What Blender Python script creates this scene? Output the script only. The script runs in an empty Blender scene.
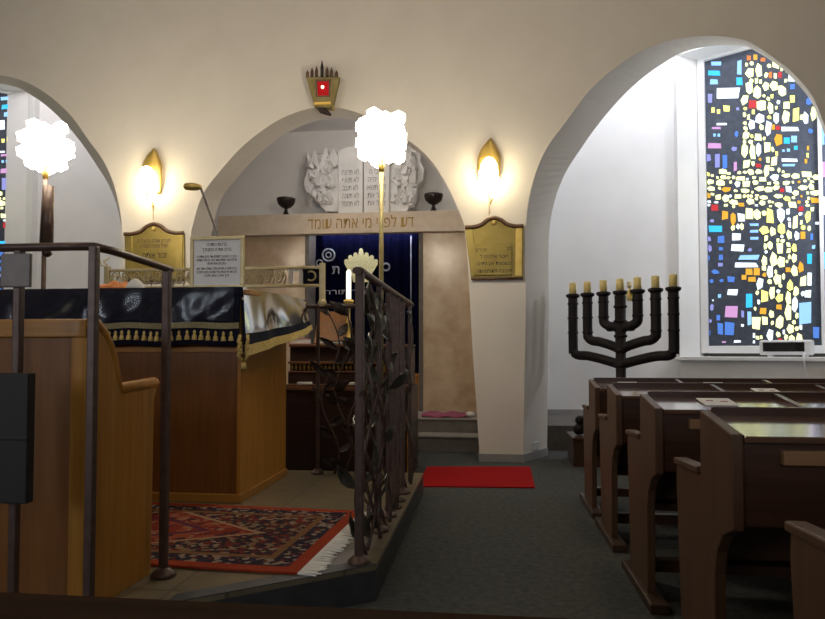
import bpy, bmesh, math, random
from mathutils import Vector, Matrix
random.seed(7)
sc = bpy.context.scene
col = sc.collection
V = Vector
# ------------------------------------------------------------------ camera
F, PU, PV = 660.0, 412.5, 330.0
EYE = V((0, 0, 1.05))
YAW, PITCH = math.atan(78/660), math.atan(22/660)
cd = bpy.data.cameras.new('camera'); cam = bpy.data.objects.new('camera', cd); col.objects.link(cam)
cam.location = EYE; cam.rotation_euler = (math.pi/2 + PITCH, 0, YAW)
cd.sensor_width = 36; cd.lens = F/825*36; cd.shift_y = 20.5/825; cd.clip_start = .02
sc.camera = cam
RM = cam.rotation_euler.to_matrix()
def ray(u, v): return RM @ V(((u-PU)/F, -(v-PV)/F, -1))
def onY(u, v, Y): d = ray(u, v); return EYE + d*(Y/d.y)
def onX(u, v, X): d = ray(u, v); return EYE + d*(X/d.x)
def onZ(u, v, z): d = ray(u, v); return EYE + d*((z-EYE.z)/d.z)
def onP(u, v, p, n): d = ray(u, v); return EYE + d*((p-EYE).dot(n)/d.dot(n))

# ------------------------------------------------------------------ materials
def nt(name):
    m = bpy.data.materials.new(name); m.use_nodes = True
    t = m.node_tree; b = t.nodes['Principled BSDF']
    return m, t, b
def ramp(t, src, stops):
    r = t.nodes.new('ShaderNodeValToRGB'); e = r.color_ramp.elements
    while len(e) < len(stops): e.new(.5)
    for i, (p, c) in enumerate(stops): e[i].position = p; e[i].color = (*c, 1)
    t.links.new(src, r.inputs[0]); return r
def coords(t, scale=(1, 1, 1), rot=(0, 0, 0)):
    tc = t.nodes.new('ShaderNodeTexCoord'); mp = t.nodes.new('ShaderNodeMapping')
    mp.inputs['Scale'].default_value = scale; mp.inputs['Rotation'].default_value = rot
    t.links.new(tc.outputs['Object'], mp.inputs[0]); return mp.outputs[0]
def bump(t, b, src, strength, dist=.01):
    n = t.nodes.new('ShaderNodeBump'); n.inputs['Strength'].default_value = strength; n.inputs['Distance'].default_value = dist
    t.links.new(src, n.inputs['Height']); t.links.new(n.outputs[0], b.inputs['Normal'])
def noise(t, vec, s, d=4, r=.55):
    n = t.nodes.new('ShaderNodeTexNoise'); n.inputs['Scale'].default_value = s; n.inputs['Detail'].default_value = d; n.inputs['Roughness'].default_value = r
    t.links.new(vec, n.inputs['Vector']); return n.outputs['Fac']
def noisy(name, c0, c1, s=8, rough=.6, metal=0, bs=0, bscale=None, scale=(1, 1, 1), spec=.5, coat=0, sheen=0, lo=.3, hi=.7):
    m, t, b = nt(name); vec = coords(t, scale)
    f = noise(t, vec, s); r = ramp(t, f, [(lo, c0), (hi, c1)])
    t.links.new(r.outputs[0], b.inputs['Base Color'])
    b.inputs['Roughness'].default_value = rough; b.inputs['Metallic'].default_value = metal
    b.inputs['Specular IOR Level'].default_value = spec
    if coat: b.inputs['Coat Weight'].default_value = coat; b.inputs['Coat Roughness'].default_value = .12
    if sheen: b.inputs['Sheen Weight'].default_value = sheen
    if bs: bump(t, b, noise(t, vec, bscale or s*6), bs)
    return m
def wood(name, c0, c1, axis='z', rough=.4, coat=.0, s=1.0, spec=.5):
    m, t, b = nt(name)
    k = {'x': (1.2, 22, 22), 'y': (22, 1.2, 22), 'z': (22, 22, 1.2)}[axis]
    vec = coords(t, tuple(q*s for q in k))
    f = noise(t, vec, 1.6, 6, .6)
    r = ramp(t, f, [(.28, c0), (.72, c1)])
    t.links.new(r.outputs[0], b.inputs['Base Color']); b.inputs['Roughness'].default_value = rough
    b.inputs['Coat Weight'].default_value = coat; b.inputs['Coat Roughness'].default_value = .1
    b.inputs['Specular IOR Level'].default_value = spec
    bump(t, b, f, .06)
    return m
def glow(name, c, s, base=(.8, .8, .8)):
    m, t, b = nt(name); b.inputs['Base Color'].default_value = (*base, 1)
    n = noise(t, coords(t), 14); r = ramp(t, n, [(.2, tuple(q*.85 for q in c)), (.8, c)])
    t.links.new(r.outputs[0], b.inputs['Emission Color']); b.inputs['Emission Strength'].default_value = s
    b.inputs['Roughness'].default_value = .5; b.inputs['Specular IOR Level'].default_value = .15
    return m
M = {}
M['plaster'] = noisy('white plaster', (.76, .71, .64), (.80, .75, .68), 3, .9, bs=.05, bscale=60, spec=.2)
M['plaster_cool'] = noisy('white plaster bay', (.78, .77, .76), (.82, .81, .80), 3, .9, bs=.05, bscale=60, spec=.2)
M['carpet'] = noisy('grey carpet', (.058, .062, .062), (.10, .104, .10), 30, .95, bs=.35, bscale=260, spec=.1)
M['step'] = noisy('grey step stone', (.10, .088, .075), (.15, .13, .115), 10, .7, bs=.05)
M['tread'] = noisy('pale step tread', (.26, .235, .21), (.33, .30, .27), 10, .6)
M['skirt'] = noisy('grey skirting', (.28, .27, .26), (.34, .33, .32), 8, .6)
M['marble'] = noisy('beige marble', (.44, .31, .20), (.62, .48, .34), 4.5, .22, bs=0, spec=.5)
M['lintel'] = noisy('beige stone lintel', (.56, .45, .34), (.66, .55, .43), 9, .45)
M['stone'] = noisy('white carved stone', (.72, .70, .68), (.84, .82, .80), 8, .75, bs=.25, bscale=30)
M['gold'] = noisy('gold', (.66, .45, .10), (.82, .60, .20), 9, .42, .7, spec=.5)
M['brassplate'] = noisy('brass plate', (.30, .22, .055), (.38, .29, .085), 7, .42, .65)
M['goldpaint'] = noisy('gilt letter', (.28, .16, .03), (.38, .23, .05), 20, .45, .4)
M['gilt'] = noisy('pale gilt frame', (.50, .40, .20), (.64, .53, .30), 12, .45, .5)
M['goldfringe'] = noisy('gold fringe', (.55, .39, .10), (.80, .62, .24), 60, .6, .15, bs=.5, bscale=200)
M['braid'] = noisy('grey gold braid', (.20, .17, .08), (.34, .29, .15), 80, .5, .4, bs=.4, bscale=200)
M['oldgold'] = noisy('old gold', (.20, .16, .06), (.34, .28, .12), 14, .5, .4, bs=.2)
M['darkmould'] = noisy('brown moulding', (.09, .045, .025), (.15, .08, .045), 12, .4)
M['ink'] = noisy('dark ink', (.02, .015, .01), (.04, .03, .02), 30, .7)
M['black'] = noisy('black iron', (.008, .006, .007), (.015, .011, .012), 12, .6, 0, bs=.1, bscale=40, spec=.25)
M['bronze'] = noisy('dark bronze', (.03, .022, .02), (.055, .04, .035), 20, .4, .6)
M['iron'] = noisy('brown painted iron', (.075, .045, .036), (.115, .072, .058), 25, .42, .35, bs=.06, bscale=90)
M['leaf'] = noisy('grey green iron leaf', (.06, .06, .047), (.14, .14, .115), 18, .35, .6)
M['velvet'] = noisy('navy velvet', (.006, .007, .016), (.012, .014, .03), 20, .85, sheen=.03, spec=.1, bs=.2, bscale=120)
M['blue'] = noisy('royal blue curtain', (.0003, .0005, .008), (.0005, .0009, .014), 6, .9, sheen=0, spec=.05, scale=(6, 6, .4))
M['silver'] = noisy('silver thread', (.22, .23, .27), (.36, .37, .42), 40, .5, .3)
M['crown'] = noisy('pale gold embroidery', (.70, .66, .34), (.86, .82, .50), 30, .5, .1, bs=.3, bscale=80)
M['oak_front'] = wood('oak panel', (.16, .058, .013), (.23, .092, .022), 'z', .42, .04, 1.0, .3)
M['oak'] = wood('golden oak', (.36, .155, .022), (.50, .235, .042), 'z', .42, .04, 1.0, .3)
M['oak_x'] = wood('golden oak rail', (.33, .145, .024), (.44, .205, .042), 'x', .38, .08, 1.0, .3)
M['mahog'] = wood('mahogany', (.016, .006, .004), (.034, .012, .008), 'x', .4, .05)
M['mahog_l'] = wood('mahogany ledge', (.10, .040, .016), (.16, .065, .028), 'x', .35, .1)
M['pew'] = wood('pew wood', (.038, .018, .010), (.065, .032, .018), 'z', .42, .05)
M['pew_end'] = wood('pew end wood', (.080, .040, .020), (.12, .062, .034), 'z', .45, 0, 1.0, .3)
M['pew_x'] = wood('pew wood long', (.045, .018, .010), (.08, .034, .018), 'x', .35, .15)
M['pew_top'] = wood('pew desk top', (.10, .050, .030), (.14, .075, .048), 'x', .16, .8, 1.0, .7)
M['handle'] = wood('pew handle strip', (.24, .125, .055), (.33, .18, .08), 'x', .4)
M['fore'] = wood('foreground desk', (.022, .011, .006), (.036, .018, .009), 'x', .8, 0, 1.0, .03)
M['red'] = noisy('red carpet', (.30, .006, .007), (.38, .010, .011), 60, .95, bs=.3, bscale=240, spec=.1)
M['purple'] = noisy('magenta cloth', (.28, .06, .12), (.38, .10, .17), 40, .9)
M['paper'] = noisy('white paper', (.84, .84, .85), (.90, .90, .90), 12, .7)
M['white'] = noisy('white paint', (.78, .78, .78), (.84, .84, .84), 5, .4)
M['whiteplastic'] = noisy('white plastic', (.74, .74, .75), (.80, .80, .81), 5, .35)
M['whitecloth'] = noisy('white cloth', (.74, .72, .68), (.84, .82, .78), 20, .9, bs=.3)
M['orange'] = noisy('orange cloth', (.70, .20, .05), (.85, .34, .12), 14, .85, bs=.4)
M['pink'] = noisy('pink book', (.50, .20, .22), (.62, .30, .30), 20, .6)
M['candle_y'] = noisy('yellow candle wax', (.80, .62, .22), (.92, .76, .34), 30, .5)
M['dkgrey'] = noisy('dark grey metal', (.16, .13, .12), (.21, .18, .165), 20, .5, .3)
M['bag'] = noisy('dark panel', (.010, .008, .007), (.018, .014, .012), 10, .6)
M['mortar'] = noisy('dark window concrete', (.04, .05, .075), (.07, .082, .11), 18, .8)
M['lampglow'] = glow('lit crystal glass', (1, .88, .68), 40)
M['sconceglow'] = glow('lit sconce glass', (1, .86, .56), 26)
M['candleglow'] = glow('lit candle tube', (1, .88, .66), 3.2)
M['redglow'] = glow('lit red glass', (.9, .01, .015), .30, (.3, .005, .01))
M['daypane'] = glow('daylit pane', (.78, .87, 1), 11)
M['striplight'] = glow('strip light tube', (.75, .82, 1), 60)
def floor_stone():
    m, t, b = nt('platform stone'); vec = coords(t)
    br = t.nodes.new('ShaderNodeTexBrick'); br.offset = 0
    br.inputs['Scale'].default_value = 1; br.inputs['Brick Width'].default_value = .6; br.inputs['Row Height'].default_value = .6
    br.inputs['Mortar Size'].default_value = .006
    br.inputs['Color1'].default_value = (.23, .19, .12, 1); br.inputs['Color2'].default_value = (.19, .155, .10, 1); br.inputs['Mortar'].default_value = (.11, .09, .06, 1)
    t.links.new(vec, br.inputs['Vector'])
    mx = t.nodes.new('ShaderNodeMixRGB'); mx.blend_type = 'MULTIPLY'; mx.inputs[0].default_value = .6
    r = ramp(t, noise(t, vec, 12), [(.3, (.6, .6, .6)), (.7, (1, 1, 1))])
    t.links.new(br.outputs[0], mx.inputs[1]); t.links.new(r.outputs[0], mx.inputs[2]); t.links.new(mx.outputs[0], b.inputs['Base Color'])
    b.inputs['Roughness'].default_value = .3
    return m
M['pstone'] = floor_stone()
M['pedge'] = noisy('dark stone edge', (.035, .035, .038), (.06, .06, .062), 14, .5)
def plastic_sheet():
    m, t, b = nt('clear plastic'); t.nodes.remove(b); out = t.nodes['Material Output']
    tr = t.nodes.new('ShaderNodeBsdfTransparent'); gl = t.nodes.new('ShaderNodeBsdfGlossy'); gl.inputs['Roughness'].default_value = .14
    tr.inputs[0].default_value = (.97, .98, 1, 1)
    fr = t.nodes.new('ShaderNodeFresnel'); fr.inputs[0].default_value = 1.34
    mx = t.nodes.new('ShaderNodeMixShader')
    n = t.nodes.new('ShaderNodeBump'); n.inputs['Strength'].default_value = .2; n.inputs['Distance'].default_value = .05
    t.links.new(noise(t, coords(t, (1, 1, 1)), 3, 1), n.inputs['Height'])
    t.links.new(n.outputs[0], gl.inputs['Normal']); t.links.new(n.outputs[0], fr.inputs['Normal'])
    t.links.new(fr.outputs[0], mx.inputs[0]); t.links.new(tr.outputs[0], mx.inputs[1]); t.links.new(gl.outputs[0], mx.inputs[2])
    t.links.new(mx.outputs[0], out.inputs[0]); return m
M['plastic'] = plastic_sheet()
def rug_mat(hx, hy):
    m, t, b = nt('oriental rug'); N, L = t.nodes, t.links
    tc = N.new('ShaderNodeTexCoord'); sp = N.new('ShaderNodeSeparateXYZ'); L.new(tc.outputs['Object'], sp.inputs[0])
    def mth(op, a, c=None):
        n = N.new('ShaderNodeMath'); n.operation = op
        for i, q in enumerate((a, c)):
            if q is None: continue
            if isinstance(q, (int, float)): n.inputs[i].default_value = q
            else: L.new(q, n.inputs[i])
        return n.outputs[0]
    ax, ay = mth('ABSOLUTE', sp.outputs[0]), mth('ABSOLUTE', sp.outputs[1])
    dx, dy = mth('SUBTRACT', hx, ax), mth('SUBTRACT', hy, ay)
    d = mth('MINIMUM', dx, dy)
    dia = mth('ADD', mth('DIVIDE', ax, .62), mth('DIVIDE', ay, .36))
    def mix(fac, a, c):
        n = N.new('ShaderNodeMixRGB')
        L.new(fac, n.inputs[0])
        for i, q in ((1, a), (2, c)):
            if isinstance(q, tuple): n.inputs[i].default_value = (*q, 1)
            else: L.new(q, n.inputs[i])
        return n.outputs[0]
    vo = N.new('ShaderNodeTexVoronoi'); vo.inputs['Scale'].default_value = 42; L.new(tc.outputs['Object'], vo.inputs['Vector'])
    vo2 = N.new('ShaderNodeTexVoronoi'); vo2.inputs['Scale'].default_value = 24; vo2.distance = 'MANHATTAN'; L.new(tc.outputs['Object'], vo2.inputs['Vector'])
    sx = N.new('ShaderNodeSeparateXYZ'); L.new(vo.outputs['Color'], sx.inputs[0])
    sx2 = N.new('ShaderNodeSeparateXYZ'); L.new(vo2.outputs['Color'], sx2.inputs[0])
    def const_ramp(src, stops):
        r = ramp(t, src, stops); r.color_ramp.interpolation = 'CONSTANT'; return r.outputs[0]
    spk = const_ramp(sx.outputs[0], [(0, (.03, .02, .03)), (.35, (.16, .03, .022)), (.6, (.22, .15, .09)), (.8, (.045, .035, .045)), (.92, (.30, .22, .15))])
    red = const_ramp(sx2.outputs[0], [(0, (.22, .035, .022)), (.5, (.30, .075, .04)), (.72, (.30, .15, .09)), (.88, (.08, .025, .03))])
    core = mix(mth('GREATER_THAN', dia, 1.0), red, spk)
    core = mix(mth('LESS_THAN', mth('ABSOLUTE', mth('SUBTRACT', dia, 1.0)), .035), core, (.36, .23, .14))
    core = mix(mth('LESS_THAN', mth('ABSOLUTE', mth('SUBTRACT', dia, .55)), .05), core, (.10, .03, .06))
    bspk = const_ramp(sx.outputs[1], [(0, (.028, .022, .034)), (.5, (.27, .21, .16)), (.74, (.14, .03, .025)), (.87, (.04, .03, .05))])
    c = mix(mth('LESS_THAN', d, .19), core, (.20, .10, .045))
    c = mix(mth('LESS_THAN', d, .155), c, bspk)
    c = mix(mth('LESS_THAN', d, .06), c, (.30, .045, .018))
    L.new(c, b.inputs['Base Color']); b.inputs['Roughness'].default_value = .95
    b.inputs['Specular IOR Level'].default_value = .1
    bump(t, b, vo.outputs['Distance'], .3)
    return m

# ------------------------------------------------------------------ mesh builder
def wloc(o):
    p = V((0, 0, 0))
    while o is not None: p += o.location; o = o.parent
    return p
class MB:
    def __init__(s): s.bm = bmesh.new(); s.mi = 0
    def face(s, pts):
        f = s.bm.faces.new([s.bm.verts.new(p) for p in pts]); f.material_index = s.mi; return f
    def hexa(s, c):   # 8 corners: bottom 4, top 4 (both ccw from above)
        v = [s.bm.verts.new(p) for p in c]
        for q in ((3, 2, 1, 0), (4, 5, 6, 7), (0, 1, 5, 4), (1, 2, 6, 5), (2, 3, 7, 6), (3, 0, 4, 7)):
            f = s.bm.faces.new([v[i] for i in q]); f.material_index = s.mi
        return s
    def box(s, x0, x1, y0, y1, z0, z1):
        return s.hexa([(x0, y0, z0), (x1, y0, z0), (x1, y1, z0), (x0, y1, z0), (x0, y0, z1), (x1, y0, z1), (x1, y1, z1), (x0, y1, z1)])
    def obox(s, mtx, sx, sy, sz):
        c = [mtx @ V((a*sx/2, b*sy/2, d*sz/2)) for d in (-1, 1) for a, b in ((-1, -1), (1, -1), (1, 1), (-1, 1))]
        return s.hexa(c)
    def prism(s, pts, ext):   # planar outline + extrusion vector
        e = V(ext); a = [s.bm.verts.new(p) for p in pts]; b = [s.bm.verts.new(V(p)+e) for p in pts]; n = len(pts)
        fs = [s.bm.faces.new(a[::-1]), s.bm.faces.new(b)]
        for i in range(n): fs.append(s.bm.faces.new((a[i], a[(i+1) % n], b[(i+1) % n], b[i])))
        for f in fs: f.material_index = s.mi
        return s
    def tube(s, pts, r, n=8, caps=True, flat=1.0):
        pts = [V(p) for p in pts]; m = len(pts); rs = r if isinstance(r, (list, tuple)) else [r]*m
        rings = []; up = None
        for i, p in enumerate(pts):
            t = (pts[min(i+1, m-1)] - pts[max(i-1, 0)]).normalized()
            if up is None:
                up = V((0, 0, 1)) if abs(t.z) < .95 else V((0, 1, 0))
            a = t.cross(up).normalized(); up = a.cross(t).normalized()
            rings.append([s.bm.verts.new(p + (a*math.cos(k*2*math.pi/n) + up*flat*math.sin(k*2*math.pi/n))*rs[i]) for k in range(n)])
        for i in range(m-1):
            for k in range(n):
                f = s.bm.faces.new((rings[i][k], rings[i][(k+1) % n], rings[i+1][(k+1) % n], rings[i+1][k])); f.material_index = s.mi; f.smooth = n > 4
        if caps:
            s.bm.faces.new(rings[0][::-1]).material_index = s.mi; s.bm.faces.new(rings[-1]).material_index = s.mi
        return s
    def bar(s, a, b, w, h):   # rectangular bar between two points (w sideways, h up)
        a, b = V(a), V(b); t = (b-a).normalized(); up = V((0, 0, 1)) if abs(t.z) < .95 else V((0, 1, 0))
        x = t.cross(up).normalized(); up = x.cross(t).normalized()
        c = []
        for p in (a, b):
            c.append([p + x*(i*w/2) + up*(j*h/2) for i, j in ((-1, -1), (1, -1), (1, 1), (-1, 1))])
        return s.hexa(c[0] + c[1])
    def lathe(s, prof, c, n=20):
        c = V(c); rings = []
        for r, z in prof:
            rings.append([s.bm.verts.new(c + V((r*math.cos(k*2*math.pi/n), r*math.sin(k*2*math.pi/n), z))) for k in range(n)])
        for i in range(len(rings)-1):
            for k in range(n):
                f = s.bm.faces.new((rings[i][k], rings[i][(k+1) % n], rings[i+1][(k+1) % n], rings[i+1][k])); f.smooth = True; f.material_index = s.mi
        s.bm.faces.new(rings[0][::-1]).material_index = s.mi; s.bm.faces.new(rings[-1]).material_index = s.mi
        return s
    def ball(s, c, r, sub=2, sc=(1, 1, 1)):
        g = bmesh.ops.create_icosphere(s.bm, subdivisions=sub, radius=r, matrix=Matrix.Translation(c) @ Matrix.Diagonal((*sc, 1)))
        for v in g['verts']:
            for f in v.link_faces: f.smooth = True; f.material_index = s.mi
        return s
    def grid(s, fn, nu, nv):
        g = [[s.bm.verts.new(fn(i/nu, j/nv)) for j in range(nv+1)] for i in range(nu+1)]
        for i in range(nu):
            for j in range(nv):
                f = s.bm.faces.new((g[i][j], g[i+1][j], g[i+1][j+1], g[i][j+1])); f.smooth = True; f.material_index = s.mi
        return s
    def build(s, name, mats, parent=None, bevel=0, solid=0, at=None, recalc=True):
        if recalc: bmesh.ops.recalc_face_normals(s.bm, faces=s.bm.faces)
        off = wloc(parent) if parent is not None else V(at) if at is not None else None
        if off is None:
            off = V((0, 0, 0))
        bmesh.ops.translate(s.bm, verts=s.bm.verts, vec=-off)
        me = bpy.data.meshes.new(name); s.bm.to_mesh(me); s.bm.free()
        for m in (mats if isinstance(mats, (list, tuple)) else [mats]): me.materials.append(M[m] if isinstance(m, str) else m)
        o = bpy.data.objects.new(name, me); col.objects.link(o)
        if parent is not None: o.parent = parent
        elif at is not None: o.location = off
        if solid:
            q = o.modifiers.new('solid', 'SOLIDIFY'); q.thickness = solid; q.offset = 0
        if bevel:
            q = o.modifiers.new('bevel', 'BEVEL'); q.width = bevel; q.segments = 2; q.limit_method = 'ANGLE'; q.angle_limit = math.radians(40)
        return o
def thing(name, label, cat, loc, group=None):
    o = bpy.data.objects.new(name, None); o.empty_display_size = .1; col.objects.link(o); o.location = loc
    return tag(o, label, cat, group)
def tag(o, label, cat, group=None, kind=None):
    o['label'] = label; o['category'] = cat
    if group: o['group'] = group
    if kind: o['kind'] = kind
    return o
def struct(o, label=None):
    o['kind'] = 'structure'
    if label: o['label'] = label
    return o
def copy_tree(o, parent=None):
    c = o.copy(); col.objects.link(c); c.parent = parent
    for ch in list(o.children): copy_tree(ch, c)
    return c
def textmesh(body, size, mtx, mat, parent, name='lettering', extrude=.002, rtl=False, width=None, bold=0):
    c = bpy.data.curves.new(name, 'FONT'); c.body = '\n'.join(l[::-1] for l in body.split('\n')) if rtl else body
    c.size = size; c.align_x = 'CENTER'; c.align_y = 'CENTER'; c.extrude = extrude; c.offset = bold; c.resolution_u = 3
    o = bpy.data.objects.new(name, c); col.objects.link(o)
    dg = bpy.context.evaluated_depsgraph_get(); dg.update()
    w = o.evaluated_get(dg).dimensions.x
    k = o.to_curve(dg).copy(); o.to_curve_clear()
    def bb(sp): return (min(p.co.x for p in sp.bezier_points), max(p.co.x for p in sp.bezier_points), min(p.co.y for p in sp.bezier_points), max(p.co.y for p in sp.bezier_points))
    bbs = [bb(sp) for sp in k.splines]; rects = []
    for i in range(len(bbs)-1, -1, -1):      # plain rectangular strokes overlap other strokes of their letter: mesh them apart
        q = bbs[i]
        if len(k.splines[i].bezier_points) == 4 and not any(j != i and t[0] < q[0] and t[1] > q[1] and t[2] < q[2] and t[3] > q[3] for j, t in enumerate(bbs)):
            rects.append(q); k.splines.remove(k.splines[i])
    k.dimensions = '2D'; k.fill_mode = 'BOTH'; k.extrude = extrude; k.resolution_u = 3
    o2 = bpy.data.objects.new(name, k); col.objects.link(o2); dg.update()
    me = bpy.data.meshes.new_from_object(o2.evaluated_get(dg))
    bm = bmesh.new(); bm.from_mesh(me)
    for a0, a1, b0, b1 in rects:
        v_ = [bm.verts.new((x, y, z)) for z in (-extrude, extrude) for x, y in ((a0, b0), (a1, b0), (a1, b1), (a0, b1))]
        for q in ((3, 2, 1, 0), (4, 5, 6, 7), (0, 1, 5, 4), (1, 2, 6, 5), (2, 3, 7, 6), (3, 0, 4, 7)): bm.faces.new([v_[i] for i in q])
    bm.to_mesh(me); bm.free()
    bpy.data.objects.remove(o); bpy.data.objects.remove(o2); bpy.data.curves.remove(c); bpy.data.curves.remove(k)
    if width and w > 0: me.transform(Matrix.Diagonal((width/w, 1, 1, 1)))
    me.transform(Matrix.Translation(-wloc(parent)) @ mtx)
    me.materials.clear(); me.materials.append(M[mat])
    r = bpy.data.objects.new(name, me); col.objects.link(r); r.parent = parent; return r
def face_y(p, tilt=0): return Matrix.Translation(p) @ Matrix.Rotation(math.pi/2 - tilt, 4, 'X')   # facing the -y side
def spline(pts, n=6):
    out = []
    for i in range(len(pts)-1):
        p0, p1, p2, p3 = pts[max(i-1, 0)], pts[i], pts[i+1], pts[min(i+2, len(pts)-1)]
        for k in range(n):
            t = k/n
            out.append(.5*((2*p1) + (p2-p0)*t + (2*p0-5*p1+4*p2-p3)*t*t + (3*p1-p0-3*p2+p3)*t**3))
    out.append(pts[-1]); return out

# ================================================================== SETTING
YF, YB, YW = 6.4, 6.86, 8.5      # arcade front, arcade back, wall behind
b = MB(); b.face([(-9, -2.5, 0), (6, -2.5, 0), (6, 9, 0), (-9, 9, 0)]); struct(b.build('floor', 'carpet'), 'dark grey carpet floor')
# arcade wall: arch outlines traced on the wall's two faces
def trace(px, Y): return [V((p.x, p.z)) for p in (onY(u, v, Y) for u, v in px)]
cf = trace([(191, 240), (193, 225), (202, 196), (220, 171), (245, 144), (275, 122), (300, 111), (322, 107), (345, 109), (376, 120), (405, 138), (427, 156), (445, 182), (459, 211), (466, 240)], YF)
cf = [V((cf[0].x-.01, 0)), V((cf[0].x, cf[0].y-.6))] + cf
pl = onY(480, 458, YF); cf += [V((onY(472, 340, YF).x, onY(472, 340, YF).z)), V((pl.x, 0))]
cb = [V((p.x, p.y + (.05 if p.y > 2.4 else 0))) for p in cf]
rf = trace([(526, 300), (526, 236), (528, 205), (536, 172), (548, 146), (565, 123), (590, 90), (620, 64), (650, 47), (682, 38), (715, 36), (742, 39.5), (757, 46), (778, 61), (792, 72), (811, 94), (822, 118), (832, 150), (836, 190)], YF)
rb = trace([(549, 300), (549, 236), (555, 200), (566, 172), (580, 150), (597, 126), (618, 101), (640, 80), (662, 64), (684, 52), (712, 46), (742, 46), (757, 52), (776, 64), (790, 76), (809, 98), (820, 122), (828, 150), (832, 190)], YB)
x0 = onY(523, 461, YF).x
rf = [V((x0, 0))] + rf + [V((rf[-1].x, 0))]; rb = [V((onY(547, 453, YB).x, 0))] + rb + [V((rb[-1].x, 0))]
ax = -1.72
lf = [V((2*ax - p.x, p.y)) for p in rf][::-1]; lb = [V((2*ax - p.x, p.y)) for p in rb][::-1]
def smooth(c): return [c[0]] + spline(c[1:-1], 4) + [c[-1]]
loops = []
for arches in ((lf, cf, rf), (lb, cb, rb)):
    q = [V((-9.5, 0))]
    for a in arches: q += smooth(a)
    q += [V((6.2, 0)), V((6.2, 6.2)), V((-9.5, 6.2))]; loops.append(q)
b = MB(); A = [b.bm.verts.new((p.x, YF, p.y)) for p in loops[0]]; B = [b.bm.verts.new((p.x, YB, p.y)) for p in loops[1]]
from mathutils.geometry import tessellate_polygon
for ring_, src in ((A, loops[0]), (B, loops[1])):
    for t_ in tessellate_polygon([[V((p.x, p.y, 0)) for p in src]]): b.bm.faces.new([ring_[i] for i in t_])
for i in range(len(A)): b.bm.faces.new((A[i], B[i], B[(i+1) % len(B)], A[(i+1) % len(A)]))
struct(b.build('wall_front', 'plaster'), 'white plaster wall with three round arches')
# pillar skirting
pr, pb = rf[0].x, rb[0].x
b = MB()
o1 = [(pl.x-.012, YB+.0), (pl.x-.012, YF-.012), (pr+.008, YF-.012), (pb+.012, YB), (pb, YB), (pr, YF), (pl.x, YF), (pl.x, YB)]
b.prism([(x, y, .001) for x, y in o1], (0, 0, .075)); struct(b.build('trim_1', 'skirt'), 'grey skirting round the foot of the white pillar')
# wall behind, partitions, ceilings
NZ = onY(320, 131, YW).z
b = MB(); b.box(-8.5, 2.42, YW, YW+.2, 0, 6.2); struct(b.build('wall_back', 'plaster_cool'))
b = MB(); b.box(-.11, .48, YB, YW, 0, 6.2); struct(b.build('wall_right_partition', 'plaster_cool'))
b = MB(); b.box(-4.1, -3.86, YB, YW, 0, 6.2); struct(b.build('wall_left_partition', 'plaster_cool'))
b = MB(); b.box(-3.86, -.11, YB, YW, NZ, NZ+.2); struct(b.build('ceiling_niche', 'plaster_cool'), 'flat ceiling of the ark niche')
b = MB(); b.box(.48, 6.2, YB, 9.6, 5.75, 5.95); struct(b.build('ceiling_right', 'plaster_cool'))
b = MB(); b.box(-9.5, -4.1, YB, 9.6, 5.75, 5.95); struct(b.build('ceiling_left', 'plaster_cool'))
b = MB(); b.box(.48, 2.4, YW-.02, YW, .265, .33); struct(b.build('baseboard_back', 'skirt'))
# steps
b = MB(); b.mi = 0; b.box(-3.86, -.11, 6.95, YW, 0, .155); b.mi = 1; b.box(-3.86, -.11, 6.93, YW, .155, .175); struct(b.build('floor_step', ['step', 'tread'], bevel=.004), 'lower stone step before the ark')
b = MB(); b.mi = 0; b.box(-3.86, -.11, 7.22, YW, .175, .31); b.mi = 1; b.box(-3.86, -.11, 7.2, YW, .31, .33); struct(b.build('floor_step', ['step', 'tread'], bevel=.004), 'upper stone step before the ark')
W0, WD, WN = V((2.30, 8.4, 0)), V((.835, -.55, 0)).normalized(), V((.55, .835, 0)).normalized()
def wr(s, d, z): return W0 + WD*s + WN*d + V((0, 0, z))          # right bay window wall: along, outward, up
axl = -2.0
def wl(s, d, z): p = wr(s, d, z); return V((2*axl - p.x, p.y, z))
b = MB(); b.prism([(.48, 7.2, 0), (*wr(2.18, 0, 0).xy, 0), (*wr(0, 0, 0).xy, 0), (2.3, YW, 0), (.48, YW, 0)], (0, 0, .265)); struct(b.build('floor_bay', 'step'), 'raised grey floor of the window bay')

# rear wall behind the viewer with two daylit windows (seen only in reflections)
b = MB(); b.box(-9, 6, -2.7, -2.5, 0, 6.2); struct(b.build('wall_rear', 'plaster'))
for i_, xw in enumerate((-4.3, -3.0, 1.2)):
    b = MB(); b.box(xw-.4, xw+.4, -2.52, -2.47, 1.2, 2.9); wo = struct(b.build('window_%d' % (i_+3), 'white', bevel=.01), 'daylit window in the rear wall behind the viewer')
    b = MB(); b.box(xw-.34, xw+.34, -2.475, -2.462, 1.26, 2.84); b.build('pane', 'daypane', wo)
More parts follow.
